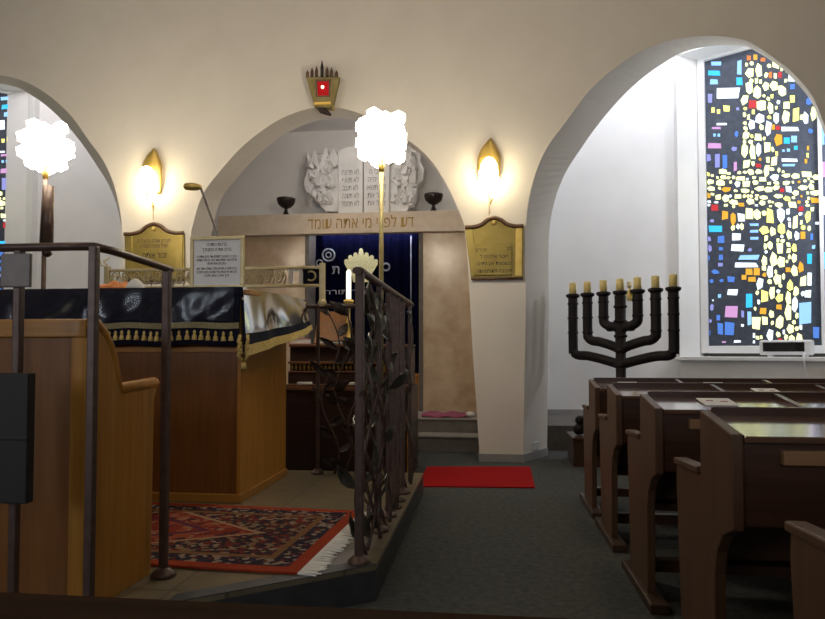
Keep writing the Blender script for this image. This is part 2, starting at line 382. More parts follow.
# window walls
JD = .35
gtop = onP(704, 62, wr(0, JD, 0), WN); gbot = onP(709, 346, wr(0, JD, 0), WN)
ZT, ZB = gtop.z, gbot.z; S0 = (gbot - wr(0, JD, 0)).dot(WD)
S1 = (onP(819.5, 200, wr(0, JD, 0), WN) - wr(0, JD, 0)).dot(WD)
OS1 = S1 + .9; SILL = onP(690, 357, W0, WN).z; OT = onP(680, 54, W0, WN).z
def quads(b, fn, lst):
    for q in lst: b.face([fn(*p) for p in q])
def window_wall(fn, name, wname, pieces, copy_from=None):
    b = MB()
    E1 = 3.2; T = 6.2
    def blk(s0, s1, d0, d1, z0, z1):
        c = [fn(s, d, z) for z in (z0, z1) for s, d in ((s0, d0), (s1, d0), (s1, d1), (s0, d1))]; b.hexa(c)
    blk(0, OS1, 0, .6, 0, SILL); blk(0, OS1, 0, .6, OT, T); blk(OS1, E1, 0, .6, 0, T)
    b.prism([fn(0, 0, SILL), fn(S0-.07, JD, SILL), fn(S0-.07, .6, SILL), fn(-.5, .6, SILL)], (0, 0, OT-SILL))   # splayed left jamb
    struct(b.build(name, 'plaster_cool'))
    w = MB()
    def fr(s0, s1, z0, z1, d0=JD-.05, d1=JD+.03):
        w.hexa([fn(s, d, z) for z in (z0, z1) for s, d in ((s0, d0), (s1, d0), (s1, d1), (s0, d1))])
    fr(S0-.08, S0, ZB-.09, ZT+.08); fr(S1, S1+.035, ZB, ZT+.08); fr(S0, OS1, ZB-.09, ZB); fr(S0, OS1, ZT, ZT+.08)
    win = w.build(wname, 'white', bevel=.006); struct(win, 'tall stained glass window with a white frame')
    s = MB(); s.hexa([fn(q, d, z) for z in (SILL-.04, SILL+.005) for q, d in ((-.02, -.10), (OS1, -.10), (OS1, JD), (-.02, JD))])
    s.build('window_sill', 'white', win, bevel=.006)
    g = MB()
    g.hexa([fn(q, d, z) for z in (ZB, ZT) for q, d in ((S0, JD), (OS1, JD), (OS1, JD+.02), (S0, JD+.02))])
    for mi, poly in pieces:
        g.mi = mi + 1
        g.prism([fn(q, JD-.006, z) for q, z in poly], (fn(0, .006, 0) - fn(0, 0, 0)))
    g.build('stained_glass', ['mortar'] + GL, win)
    return win
GC = [('pale yellow', (.93, .97, .46), 1.9), ('white', (.80, .90, .98), 1.7), ('cyan', (.05, .55, .95), 1.25), ('blue', (.10, .26, .80), 1.0), ('light blue', (.32, .62, .95), 1.25),
      ('red', (.70, .05, .06), .8), ('amber', (.85, .45, .05), 1.1), ('orange', (.85, .25, .06), 1.0), ('magenta', (.72, .38, .72), 1.0), ('yellow', (.95, .92, .26), 1.6), ('violet', (.34, .36, .80), 1.0)]
GL = []
for n_, c_, s_ in GC: GL.append(glow('lit glass ' + n_, c_, s_*1.25, tuple(q*.3 for q in c_)))
GI = {n_: i for i, (n_, _, _) in enumerate(GC)}
def gpt(x, y):
    p = onP(690 + x/2, 40 + y/1.997, wr(0, JD, 0), WN); q = p - wr(0, JD, 0); return (q.dot(WD), p.z)
fixed = [(52, 47, 20, 8, 'light blue'), (48, 66, 26, 10, 'cyan'), (48, 84, 14, 10, 'light blue'), (99, 55, 9, 28, 'light blue'), (99, 82, 12, 16, 'cyan'), (76, 106, 44, 20, 'white'), (40, 116, 8, 18, 'violet'),
 (46, 140, 6, 10, 'yellow'), (57, 143, 6, 8, 'yellow'), (73, 137, 12, 11, 'yellow'), (64, 168, 22, 4, 'white'), (52, 176, 18, 4, 'magenta'), (49, 190, 5, 6, 'light blue'), (58, 190, 5, 6, 'light blue'), (49, 211, 24, 10, 'magenta'), (55, 242, 10, 28, 'violet'), (70, 242, 10, 28, 'blue'), (91, 252, 6, 18, 'magenta'),
 (50, 335, 14, 13, 'red'), (70, 350, 12, 16, 'amber'), (52, 377, 26, 12, 'cyan'), (62, 398, 12, 13, 'blue'), (93, 393, 18, 14, 'white'), (128, 369, 16, 5, 'light blue'), (128, 382, 16, 5, 'light blue'), (128, 396, 16, 5, 'light blue'), (95, 415, 24, 13, 'white'), (118, 434, 38, 9, 'light blue'), (112, 449, 44, 9, 'white'),
 (62, 417, 8, 6, 'blue'), (62, 434, 8, 10, 'blue'), (61, 449, 9, 7, 'violet'), (118, 463, 14, 12, 'amber'), (134, 463, 12, 14, 'amber'), (108, 474, 9, 9, 'amber'), (124, 478, 14, 9, 'amber'), (82, 478, 14, 11, 'blue'), (85, 504, 20, 11, 'white'), (119, 521, 12, 25, 'cyan'), (83, 543, 25, 24, 'magenta'), (119, 555, 8, 26, 'light blue'), (61, 577, 11, 22, 'blue'), (79, 576, 18, 24, 'blue'), (68, 603, 8, 3, 'magenta'), (95, 602, 14, 4, 'white'),
 (239, 437, 10, 22, 'cyan'), (239, 478, 8, 28, 'white'), (236, 507, 12, 15, 'white'), (231, 545, 23, 40, 'light blue'), (252, 585, 12, 22, 'blue'), (204, 72, 14, 20, 'white'), (205, 93, 10, 10, 'blue'), (239, 92, 9, 13, 'orange'), (205, 118, 10, 14, 'yellow'), (193, 130, 12, 14, 'pale yellow'), (200, 178, 32, 8, 'white'), (193, 201, 12, 12, 'cyan'), (208, 198, 11, 12, 'light blue'), (212, 215, 8, 8, 'cyan'), (199, 240, 30, 6, 'white'), (198, 250, 24, 5, 'light blue'), (197, 220, 6, 6, 'light blue'), (187, 221, 5, 5, 'light blue'),
 (236, 216, 4, 9, 'amber'), (235, 230, 4, 9, 'yellow'), (232, 242, 5, 8, 'amber'), (125, 128, 14, 16, 'red'), (180, 70, 8, 12, 'red'), (161, 70, 6, 12, 'orange'), (118, 36, 7, 9, 'orange'), (131, 34, 8, 10, 'amber'), (146, 39, 9, 7, 'orange'), (176, 176, 8, 8, 'red'), (137, 251, 10, 8, 'red'), (184, 300, 8, 8, 'red'), (222, 337, 10, 9, 'red'), (226, 390, 10, 16, 'amber'), (196, 459, 9, 9, 'amber'), (146, 541, 12, 13, 'amber'), (178, 533, 10, 10, 'amber'), (180, 600, 8, 8, 'red'), (105, 570, 5, 5, 'white'), (46, 520, 3, 3, 'white'), (128, 590, 4, 9, 'white'), (128, 603, 4, 6, 'white'), (254, 366, 7, 5, 'white')]
fixed += [(264, 70, 8, 20, 'light blue'), (265, 110, 8, 26, 'blue'), (265, 190, 7, 40, 'light blue'), (266, 260, 7, 30, 'magenta'), (266, 330, 7, 34, 'white'), (266, 440, 8, 30, 'cyan'), (266, 520, 8, 40, 'blue')]
def rpoly(x, y, w, h, n=6, sq=.2):
    out = []; n = random.choice((4, 5, 5, 6))
    for k in range(n):
        a = (k + .5)*2*math.pi/n + random.uniform(-.12, .12); r = 1 + random.uniform(-sq, sq)
        c, s_ = math.cos(a), math.sin(a); m = max(abs(c), abs(s_))**.55
        out.append((x + .60*w*r*c/m, y + .60*h*r*s_/m))
    return [gpt(*p) for p in out]
pieces = []; taken = []
for x, y, w, h, c in fixed:
    pieces.append((GI[c], [gpt(x + sx*w/2*random.uniform(.86, 1.15), y + sy*h/2*random.uniform(.86, 1.15)) for sx, sy in ((-1, -1), (1, -1), (1, 1), (-1, 1))])); taken.append((x, y, w/2+1.2, h/2+1.2))
def weight(x, y):
    if y < 330:
        t = 1 if 108 < x < 178 else .55 if 176 < x < 200 and y < 165 else .35 if 200 < x < 250 and (145 < y < 165) else 0
        if 262 < y < 335: t = max(t, .8 if 30 < x < 255 else 0)
        return t
    t = 1 if 150 < x < 218 else 0
    if y < 380: t = max(t, .7 if 75 < x < 245 else 0)
    if 440 < y < 600 and 128 < x < 155: t = .8
    if y > 440 and 215 < x < 228: t = .4
    return t
for k in range(8000):
    x, y = random.uniform(30, 252), random.uniform(28, 604)
    if random.random() > weight(x, y): continue
    big = k < 2600
    if 262 < y < 335: w, h = random.uniform(9, 17) if big else random.uniform(4, 8), random.uniform(7, 12) if big else random.uniform(4, 6)
    else: w, h = random.uniform(9, 15) if big else random.uniform(4.5, 8), random.uniform(14, 27) if big else random.uniform(6, 11)
    if y-h/2 < 24 or (x < 200 and y-h/2 < 92-.33*x - 40): continue
    if any(abs(x-a) < (w/2+p)*1.04 and abs(y-c) < (h/2+q)*1.04 for a, c, p, q in taken): continue
    taken.append((x, y, w/2+1.1, h/2+1.1))
    r_ = random.random(); c = 'pale yellow' if r_ < .72 else 'white' if r_ < .86 else 'yellow' if r_ < .96 else 'amber'
    pieces.append((GI[c], rpoly(x, y, w, h)))
for k in range(700):
    x, y = random.uniform(34, 248), random.uniform(50, 600)
    if weight(x, y) > .2 or (x < 120 and y < 95): continue
    w, h = random.uniform(5, 13), random.uniform(5, 15)
    if any(abs(x-a) < (w/2+p)+5 and abs(y-c) < (h/2+q)+5 for a, c, p, q in taken): continue
    taken.append((x, y, w/2+3, h/2+3)); pieces.append((GI[random.choice(('blue', 'light blue', 'violet', 'blue', 'cyan', 'violet'))], rpoly(x, y, w, h)))
pieces = [(m, [(min(max(q, S0+.01), OS1-.02), min(max(z, ZB+.01), ZT-.01)) for q, z in p]) for m, p in pieces]
window_wall(wr, 'wall_right', 'window_1', pieces)
window_wall(wl, 'wall_left', 'window_2', pieces)['label'] = 'stained glass window mostly cut off behind the far left arch'

# ================================================================== ARK
LT, LB, YL = onY(218, 216, 7.9).z, onY(218, 236, 7.9).z, 7.9
lx0 = onY(218, 220, YL).x
ark = thing('ark_portal', 'beige marble ark surround under a stone lintel with gilt Hebrew letters', 'ark', (-1.6, 7.9, .33))
b = MB(); b.box(lx0, -.112, YL, YL+.12, LB, LT); b.box(lx0, -.112, YL+.12, YW-.003, LB+.1, LT); b.build('lintel', 'lintel', ark, bevel=.006)
xl0, xl1 = lx0 + .14, onY(309, 300, 8.0).x
xr0, xr1 = onY(419, 300, 8.0).x, -.112
b = MB(); b.box(xl0, xl1-.05, 8.0, YW-.003, .33, LB+.1); b.build('side_panel', 'marble', ark)
b = MB(); b.box(xr0+.05, xr1, 8.0, YW-.003, .33, LB+.1); b.build('side_panel', 'marble', ark)
b = MB(); b.box(xl1-.05, xl1, 7.985, YW-.003, .33, LB+.1); b.build('edge_trim', 'step', ark, bevel=.005)
b = MB(); b.box(xr0, xr0+.05, 7.985, YW-.003, .33, LB+.1); b.build('edge_trim', 'step', ark, bevel=.005)
b = MB(); b.box(xl1, xr0, 8.12, YW-.003, .33, .74); b.box(xl1, xr0, 8.08, YW-.003, .74, .78); b.build('wooden_base', 'oak_x', ark, bevel=.004)
b = MB(); b.tube([(xl1+.1, 8.21, LB+.055), (xr0-.1, 8.21, LB+.055)], .012); b.build('strip_lamp', 'striplight', ark)
p0, p1 = onY(308, 224, YL-.002), onY(414, 222, YL-.002)
textmesh('דע לפני מי אתה עומד', .2, face_y(((p0.x+p1.x)/2, YL-.001, (p0.z+p1.z)/2)), 'goldpaint', ark, 'lettering', .004, True, p1.x-p0.x)
# curtain with embroidery
YC = 8.30
cur = thing('ark_curtain', 'royal blue curtain with embroidered gold crown hanging in the ark', 'curtain', (-1.6, YC, .78))
b = MB()
def cfn(u, v):
    x = xl1 + (xr0-xl1)*u; return (x, YC + .018*math.sin(u*70) + .008*math.sin(u*31+1), .785 + (LB+.08-.785)*v)
b.grid(cfn, 160, 2); b.build('cloth', 'blue', cur)
YE = YC - .03
def poly_y(b, px, Y, dep): b.prism([onY(u, v, Y) for u, v in px], (0, dep, 0))
b = MB()
for c0, a, L, w in ((355, -26, 22, 2.9), (357, -17, 25, 2.9), (359, -8, 27, 2.8), (361, 0, 31, 2.6), (363, 8, 27, 2.8), (365, 17, 25, 2.9), (367, 26, 22, 2.9)):
    ar = math.radians(a); d = V((math.sin(ar), -math.cos(ar))); n = V((d.y, -d.x)); o = V((c0, 279))
    poly_y(b, [tuple(o + d*(L*t) + n*(w*q)) for t, q in ((0, .35), (.5, .85), (.82, 1), (.97, .55), (1.0, 0), (.97, -.55), (.82, -1), (.5, -.85), (0, -.35))], YE - abs(a)*.0001, .012)
poly_y(b, [(352, 276), (371, 276), (370, 282), (353, 282)], YE-.006, .02)
b.build('crown', 'crown', cur)
def ring(u, v, r, Y): return [onY(u + r*math.cos(k*math.pi/9), v + r*math.sin(k*math.pi/9), Y) for k in range(19)]
for u_, v_, r_, w_ in ((328.5, 255, 6, .012), (328.5, 255, 2.6, .010), (319.5, 263, 3, .010), (386, 267, 3.6, .012)):
    b = MB(); b.tube(ring(u_, v_, r_, YE), w_, 6, False); b.build('scroll', 'silver', cur)
p = onY(336, 270, YE); textmesh('ת', .17, face_y(p), 'silver', cur, 'letter', .004)
p = onY(348, 292, YE); textmesh('כתר תורה', .09, face_y(p), 'silver', cur, 'lettering', .003, True, .62)
b = MB(); x = onY(411, 260, YE).x; b.tube([(x, YE, .8), (x, YE, LB+.02)], .008, 6); b.build('cord', 'silver', cur); b = MB(); x = onY(312.5, 260, YE).x; b.tube([(x, YE, .8), (x, YE, LB+.02)], .008, 6); b.build('cord', 'silver', cur)

# tablets of the law
YT = 8.18
tab = thing('tablet_sculpture', 'white carved stone tablets of the law between jagged flames above the lintel', 'sculpture', (-1.35, YT, LT))
def tablet(u0, u1, vt):
    q0, q1, t = onY(u0, 211, YT), onY(u1, 211, YT), onY((u0+u1)/2, vt, YT).z
    cx, r = (q0.x+q1.x)/2, (q1.x-q0.x)/2
    pts = [(q0.x, YT-.06, LT), (q1.x, YT-.06, LT), (q1.x, YT-.06, t-r*.55)] + [(cx + r*math.cos(a), YT-.06, t - r*.55 + r*.55*math.sin(a)) for a in [k*math.pi/10 for k in range(1, 10)]] + [(q0.x, YT-.06, t-r*.55)]
    b = MB(); b.prism(pts, (0, .2, 0)); return b.build('tablet', 'stone', tab, bevel=.01), cx, t, 2*r
for (u0, u1, body) in ((339, 363.6, 'לא תרצח\nלא תנאף\nלא תגנב\nלא תענה\nלא תחמד'), (364.4, 390, 'אנכי ה\nלא יהיה\nלא תשא\nזכור את\nכבד את')):
    o, cx, t, w = tablet(u0, u1, 148)
    textmesh(body, .1, face_y((cx, YT-.062, LT + .36)), 'skirt', tab, 'inscription', .002, True, w*.72)
def flame(sil, name, n, box):
    b = MB(); poly_y(b, sil, YT, .16)
    for k in range(n):
        u, v = random.uniform(box[0], box[1]), random.uniform(box[2], box[3])
        c = onY(u, v, YT - random.uniform(-.01, .05)); m = Matrix.Translation(c) @ Matrix.Rotation(random.uniform(-.6, .6), 4, 'Y') @ Matrix.Rotation(random.uniform(-.7, .7), 4, 'Z') @ Matrix.Rotation(random.uniform(-.5, .5), 4, 'X')
        b.obox(m, random.uniform(.03, .07), .07, random.uniform(.06, .20))
    return b.build(name, 'stone', tab, bevel=.006)
flame([(326, 211.5), (318, 203), (305, 190), (303.5, 182), (306, 175), (308, 168), (306.5, 152), (309, 153), (311, 160), (312.5, 150), (316, 151), (318, 158), (322, 157), (324, 147), (327, 148), (328.5, 157), (332, 149), (335, 149), (337, 154), (340, 160), (338, 211.5)], 'flame', 46, (310, 334, 160, 200))
flame([(390, 211.5), (389, 168), (394, 163), (398, 155), (402, 158), (405, 150), (410, 153), (413, 144), (418, 144), (422, 152), (420, 160), (424, 168), (423, 180), (417, 186), (416, 200), (411, 202), (407, 211.5)], 'flame', 48, (394, 417, 158, 200))
# bowls
def bowl(name, u, label, cat, grp):
    c = onY(u, 214, 8.02); c.z = LT
    r = thing(name, label, cat, c, grp); b = MB()
    b.lathe([(.055, 0), (.06, .012), (.035, .03), (.02, .075), (.018, .10)], c); b.build('foot', 'bronze', r)
    b = MB(); b.lathe([(.018, .095), (.06, .115), (.10, .15), (.115, .20), (.118, .225), (.105, .225), (.09, .17), (.03, .13)], c); b.build('cup', 'bronze', r)
bowl('stone_bowl', 286, 'black footed bowl on the lintel beside the framed notice', 'bowl', 'black bowls on the lintel')
bowl('stone_bowl', 433.5, 'black footed bowl on the lintel, to the right of the tablets', 'bowl', 'black bowls on the lintel')
# things on the steps
q0, q1 = onZ(423, 418.6, .178), onZ(466, 418.6, .178)
b = MB()
pz = .331
q0, q1 = onZ(423, 416, pz), onZ(467, 416, pz)
b.grid(lambda u, v: (q0.x + (q1.x-q0.x)*u, 7.24 + .42*v + .01*math.sin(u*9), pz + .012 + .010*math.sin(u*14+v*5) + .012*math.sin(v*7)), 20, 8)
tag(b.build('folded_cloth', 'purple', at=(q0.x+.2, 7.4, pz), solid=.02), 'magenta cloth lying on the upper ark step by the pillar', 'cloth')
p = onZ(470, 417, pz); b = MB(); b.ball((p.x, 7.36, pz+.030), .055, 2, (1, 1, .55)); tag(b.build('white_cap', 'whitecloth', at=(p.x, 7.36, pz)), 'small white crumpled cap at the end of the magenta cloth', 'cap')
# red carpet
r1, r2, r3, r4 = onZ(404, 467, 0), onZ(530, 467.5, 0), onZ(535, 488.5, 0), onZ(404, 487, 0)
b = MB(); b.prism([(-.575, r4.y, .002), (r3.x, r3.y, .002), (r2.x, r2.y, .002), (-.575, r1.y, .002)], (0, 0, .008)); tag(b.build('red_runner', 'red', at=(0, 5.6, 0)), 'red carpet runner lying in front of the ark steps', 'rug')

# ================================================================== ON THE ARCADE
def plaque(name, px, label, inner, lines):
    (uL, vL), (uR, vR), (u0, v0), (u1, v1), (ut, vt) = px    # shoulders, bottom corners, top
    Y = YF - .03
    L, R, B0, B1, T = (onY(*q, Y) for q in ((uL, vL), (uR, vR), (u0, v0), (u1, v1), (ut, vt)))
    w0 = (R.x-L.x); cx = T.x; zs = (L.z+R.z)/2; zb = (B0.z+B1.z)/2
    r = thing(name, label, 'plaque', (cx, YF, zb), 'brass memorial plaques on the arcade')
    prof = [(-.5, 0), (-.36, .0), (-.22, .25), (-.12, .75), (0, 1), (.12, .75), (.22, .25), (.36, 0), (.5, 0)]
    top = spline([V((cx + a*w0, 0, zs + h*(T.z-zs))) for a, h in prof], 4)
    b = MB(); b.prism([(B0.x, Y, zb)] + [(B1.x, Y, zb)] + [(p.x, Y, p.z) for p in top[::-1]], (0, .03, 0)); b.build('plate', 'brassplate', r)
    b = MB(); b.tube([(p.x, Y-.005, p.z) for p in top], .02, 8); b.build('top_moulding', 'darkmould', r)
    b = MB(); b.tube([(B0.x, Y-.005, zb), (B1.x, Y-.005, zb)], .012, 8); b.build('bottom_moulding', 'darkmould', r)
    e = w0*.13
    for s_, a, c in ((1, L, B0), (-1, R, B1)):
        b = MB(); b.prism([(c.x + s_*.012, Y-.012, zb+.02), (c.x + s_*e, Y-.012, zb+.02), (a.x + s_*e, Y-.012, zs-.02), (a.x + s_*.012, Y-.012, zs-.02)], (0, .012, 0)); b.build('side_strip', 'gold' if (s_ < 0 and inner) else 'brassplate', r, bevel=.004)
    b = MB(); b.ball((cx, Y-.008, zs + (T.z-zs)*.45), .026, 2, (1, .6, 1)); b.build('boss', 'gold', r)
    if inner:
        i0, i1 = onY(*inner[0], Y-.02), onY(*inner[1], Y-.02)
        b = MB(); b.box(i0.x, i1.x, Y-.022, Y, i1.z, i0.z); b.build('name_plate', 'brassplate', r, bevel=.005)
    for body, u, v, sz, w, mt in lines:
        textmesh(body, sz, face_y(onY(u, v, Y - (.0235 if inner else .0015))), mt, r, 'lettering', .0015, True, w)
plaque('memorial_plaque', ((125, 233), (184, 234), (125.5, 280), (184, 281), (154, 224)), 'brass plaque with wavy top on the pillar behind the reading table', None,
       [('לזכרון עולם בהיכל ה', 154, 241, .06, .36, 'darkmould'), ('לעילוי נשמת הנפטרים', 154, 246, .06, .30, 'darkmould'), ('זכור אותם', 154.5, 255.5, .085, .26, 'ink')])
plaque('memorial_plaque', ((465, 229.5), (523.5, 224), (471, 280), (523, 277), (494, 218)), 'brass plaque with raised name plate on the pillar beside the ark', ((474, 244), (512, 275)),
       [('זכרון', 481, 250, .045, .11, 'ink'), ('לב', 509, 248.5, .045, .045, 'ink'), ('יזכור אלהים ל', 494, 256.5, .05, .26, 'ink'), ('נשמות אבותינו', 494, 263.5, .05, .32, 'ink'), ('תנצבה לעולם ועד', 494.5, 271, .05, .33, 'ink')])
def sconce(u, v, label):
    c = onY(u, v, YF-.004)
    r = thing('wall_lamp', label, 'lamp', (c.x, YF, c.z), 'gold wall lamps on the arcade'); s = .01
    Y0 = YF - .002
    def P(dx, dz, dy): return (c.x + dx*s, Y0 - dy, c.z + dz*s)
    # pointed shell back plate, curling forward at its tip
    b = MB()
    def fn(a, t):
        w = 11.0*(1 - max(0, (t-.55)/.45)**1.6)*(.75 + .25*min(1, t/.3)); x = (a*2-1)*w
        return P(x + 1.5*max(0, t-.8)*5, -16 + 47*t, .02 + .055*math.sin(math.pi*min(1, t*.95))*(1-.5*(a*2-1)**2) + .05*max(0, t-.7))
    b.grid(fn, 10, 16); b.build('back_plate', 'gold', r, solid=.006)
    b = MB()
    for k in range(7):
        a = k*2*math.pi/7
        b.ball(P(5.2*math.cos(a), -6 + 7.5*(k % 3 - 1), .13 + .035*math.sin(a)), .055, 2, (1, .9, 1.15))
    b.ball(P(0, -4, .15), .085, 2, (1, .9, 1.6)); b.build('glass_shade', 'sconceglow', r)
    b = MB(); b.tube([P(-.5, -24, .02), P(1, -30, .05), P(3.5, -28.5, .06), P(1, -33, .03)], .006, 6); b.tube([P(0, -29, .01), P(0, -42, .008)], .003, 5); b.build('pull_chain', 'gold', r)
sconce(154, 179, 'lit gold wall lamp above the plaque behind the reading table')
sconce(489, 171, 'lit gold wall lamp above the plaque beside the ark')
# eternal light
Ye = YF - .16
et = thing('eternal_light', 'gold crown-shaped lantern with red glass above the central arch', 'lamp', (onY(323, 110, YF).x, YF, onY(323, 110, YF).z))
c = [onY(*q, Ye) for q in ((314.5, 106), (331, 106), (339, 77), (306, 77))]
def strip(b, q0, q1, d=.04): b.prism([onY(*p, Ye) for p in (q0 + q1)], (0, d, 0))
b = MB()
strip(b, [(306, 77), (316, 80)], [(317.5, 97), (314.5, 107)]); strip(b, [(330, 80), (339.5, 77)], [(331.5, 107), (329, 97)]); strip(b, [(306, 77), (339.5, 77)], [(330, 81), (316, 81)]); strip(b, [(317, 96), (329.5, 96)], [(331.5, 107), (314.5, 107)])
b.prism([onY(*p, Ye+.05) for p in ((307, 77), (338, 77), (331, 107), (315, 107))], (0, .10, 0))
b.build('lantern_body', 'oldgold', et, bevel=.004)
b = MB()
for q in ([(315.3, 79.3), (331, 79.3), (330, 81), (316.5, 81)], [(316.5, 95.5), (329.5, 95.5), (330, 97), (316, 97)], [(315.3, 79.3), (317, 79.3), (317.5, 97), (316, 97)], [(329, 79.3), (331, 79.3), (330, 97), (328.5, 97)], [(318, 101.5), (328, 101.5), (328, 102.7), (318, 102.7)]): b.prism([onY(*p, Ye-.004) for p in q], (0, .01, 0))
b.build('window_border', 'darkmould', et)
b = MB(); b.hexa([(c[0].x+.0, Ye-.02, c[0].z+.005), (c[1].x, Ye-.02, c[0].z+.005), (c[1].x, YF, c[0].z+.005), (c[0].x, YF, c[0].z+.005)] + [(c[0].x-.0, Ye-.02, c[0].z+.03), (c[1].x, Ye-.02, c[0].z+.03), (c[1].x, YF, c[0].z+.03), (c[0].x, YF, c[0].z+.03)]); b.build('ledge', 'gold', et)
b = MB(); g0, g1 = onY(316.5, 80.5, Ye+.005), onY(329.5, 96.5, Ye+.005); b.box(g0.x, g1.x, Ye+.006, Ye+.05, g1.z, g0.z); b.build('red_glass', 'redglow', et)
b = MB(); g = onY(322.5, 87, Ye-.002); b.ball(g, .016); b.build('bulb', 'candleglow', et)
for u, v in ((307.5, 70), (312, 67.5), (316.5, 66), (322, 60), (327, 66), (331.5, 67.5), (336.5, 70)):
    a, t = onY(u, 77, Ye+.04), onY(u, v, Ye+.04); b = MB(); b.tube([a, a.lerp(t, .55), t], [.016, .017, .002], 8); b.build('crown_spike', 'darkmould' if u != 322 else 'bronze', et)
a = onY(322, 107, Ye+.06); b = MB(); b.tube([a, a+V((.01, 0, -.035)), a+V((.05, -.0, -.06)), a+V((.09, 0, -.085))], [.05, .04, .025, .012], 8); b.build('finial', 'bronze', et)
# wall outlet on the pillar
m0, m1 = V((pr, YF, 0)), V((pb, YB, 0)); md = (m1-m0).normalized(); mn = V((md.y, -md.x, 0))
o = m0.lerp(m1, .5) + mn*.006 + V((0, 0, .13)); b = MB(); mt = Matrix.Translation(o) @ Matrix(((md.x, mn.x, 0, 0), (md.y, mn.y, 0, 0), (0, 0, 1, 0), (0, 0, 0, 1)))
b.obox(mt, .13, .012, .075); tag(b.build('wall_outlet', 'white', at=o, bevel=.003), 'white double wall outlet low on the white pillar', 'outlet')

# ================================================================== BIMAH
PZ = .15
b = MB(); outl = [(-.5, 4.92), (-.484, 2.784), (-1.16, 2.262), (-1.16, 1.84), (-4.3, 1.84), (-4.3, 4.92)]
b.mi = 1; b.prism([(x, y, 0) for x, y in outl], (0, 0, PZ-.02)); b.mi = 0; b.prism([(x, y, PZ-.02) for x, y in outl], (0, 0, .02))
struct(b.build('floor_platform', ['pstone', 'pedge']), 'raised stone floor of the reading platform')
b = MB(); q = [(-.484, 2.784), (-1.16, 2.262), (-1.16, 2.30+.06), (-.56, 2.83)]; b.prism([(x, y, PZ) for x, y in q], (0, 0, .004)); struct(b.build('trim_2', 'pedge'), 'dark stone border along the platform edge')
RZ = 1.39
def post(x, y, root, z0=PZ, z1=RZ, w=.032, foot=True, name='post'):
    b = MB(); b.box(x-w/2, x+w/2, y-w/2, y+w/2, z0, z1)
    if foot: b.lathe([(.05, 0), (.05, .012), (.03, .03), (.022, .035)], (x, y, z0+.001), 14)
    return b.build(name, 'iron', root, bevel=.004)
# side railing with vines
XR = -.56
ra = thing('side_railing', 'brown iron railing with leafy vines along the platform beside the aisle', 'railing', (XR, 3.6, PZ))
b = MB(); b.tube([(XR, 2.74, RZ+.005), (XR, 2.80, RZ+.012), (XR, 3.4, RZ+.006), (XR, 4.62, RZ)], .022, 10, flat=.75); b.build('handrail', 'iron', ra)
post(XR, 2.80, ra, w=.036)
for y in (3.30, 3.60, 3.80, 3.98, 4.2): post(XR, y, ra, w=.026)
b = MB(); b.box(XR-.012, XR+.012, 4.57, 4.594, .15, RZ); b.tube([(XR+.0, 4.58, .16), (XR+.02, 4.70, .0)], .014, 6); b.build('end_post', 'iron', ra)
def leaf(b, o, d, n, L, w):   # curved leaf blade
    d = V(d).normalized(); n = V(n); s = d.cross(n).normalized(); n = s.cross(d).normalized(); o = V(o)
    rows = []
    for t, k in ((0, .12), (.25, .8), (.5, 1), (.75, .6), (1, .02)):
        c = o + d*(L*t) + n*(.25*L*math.sin(t*2.4)); rows.append([b.bm.verts.new(c + s*(w*k*e) + n*(-.25*w*k*abs(e))) for e in (-1, 0, 1)])
    for i in range(4):
        for j in range(2): b.bm.faces.new((rows[i][j], rows[i][j+1], rows[i+1][j+1], rows[i+1][j]))
def vine(root, base, along, z0, z1, amp, turns, ph, leaves, mat='leaf', out=V((1, 0, 0))):
    al = V(along); pts = []
    for k in range(25):
        t = k/24; pts.append(V(base) + al*(amp*math.sin(ph + t*turns*2*math.pi)) + out*(.03*math.sin(t*9+ph)) + V((0, 0, z0 + (z1-z0)*t)))
    b = MB(); b.tube(pts, [.010 - .005*k/24 for k in range(25)], 6); st = b.build('vine_stem', 'iron', root)
    for k in range(leaves):
        i = int((k+.6)/leaves*24); p = pts[i]; sd = 1 if k % 2 else -1
        b = MB(); d = al*sd*random.uniform(.5, 1) + V((0, 0, random.uniform(.3, 1.2))) + out*random.uniform(-.5, .5)
        leaf(b, p, d, out*random.choice((1, -1)) + al*random.uniform(-.4, .4), random.uniform(.10, .19), random.uniform(.024, .042)); b.build('vine_leaf', mat, st, solid=.004, recalc=False)
for y, ph, am, tu, nl in ((2.98, 0, .06, 1.5, 8), (3.12, 2, .07, 1.2, 10), (3.22, 4, .06, 1.7, 9), (2.92, 3, .05, 1.1, 9), (3.35, 2.4, .06, 1.5, 9), (3.45, 1, .05, 1.4, 8), (4.35, 3, .05, 1.4, 7), (4.48, .5, .04, 1.2, 5)):
    vine(ra, (XR, y, 0), (0, 1, 0), PZ, RZ-.03, am, tu, ph, nl)
# rear railing with letter frieze
YR = 4.80
rr = thing('rear_railing', 'brown iron rear railing topped by a gilt openwork letter frieze', 'railing', (-2.0, YR, PZ))
b = MB(); b.tube([(XR, YR-.06, RZ), (XR-.05, YR, RZ), (-4.0, YR, RZ)], .017, 8); b.build('handrail', 'iron', rr)
for x in (-1.275, -2.1, -2.95, -3.75): post(x, YR, rr, w=.024)
fx0, fx1 = onY(105, 275, YR).x, onY(325, 275, YR).x
fz1, fz0 = onY(318, 266, YR).z, onY(318, 287, YR).z
b = MB(); b.box(fx0, fx1, YR-.012, YR+.012, fz1-.022, fz1); b.box(fx0, fx1, YR-.012, YR+.012, fz0, fz0+.022); b.build('frieze_rail', 'gilt', rr, bevel=.003)
for x in (fx1-.02, fx0+.02): b = MB(); b.box(x-.02, x+.02, YR-.018, YR+.018, RZ, fz1+.02); b.lathe([(.03, 0), (.034, .02), (.02, .05)], (x, YR, RZ+.01), 10); b.build('frieze_post', 'gilt', rr, bevel=.003)
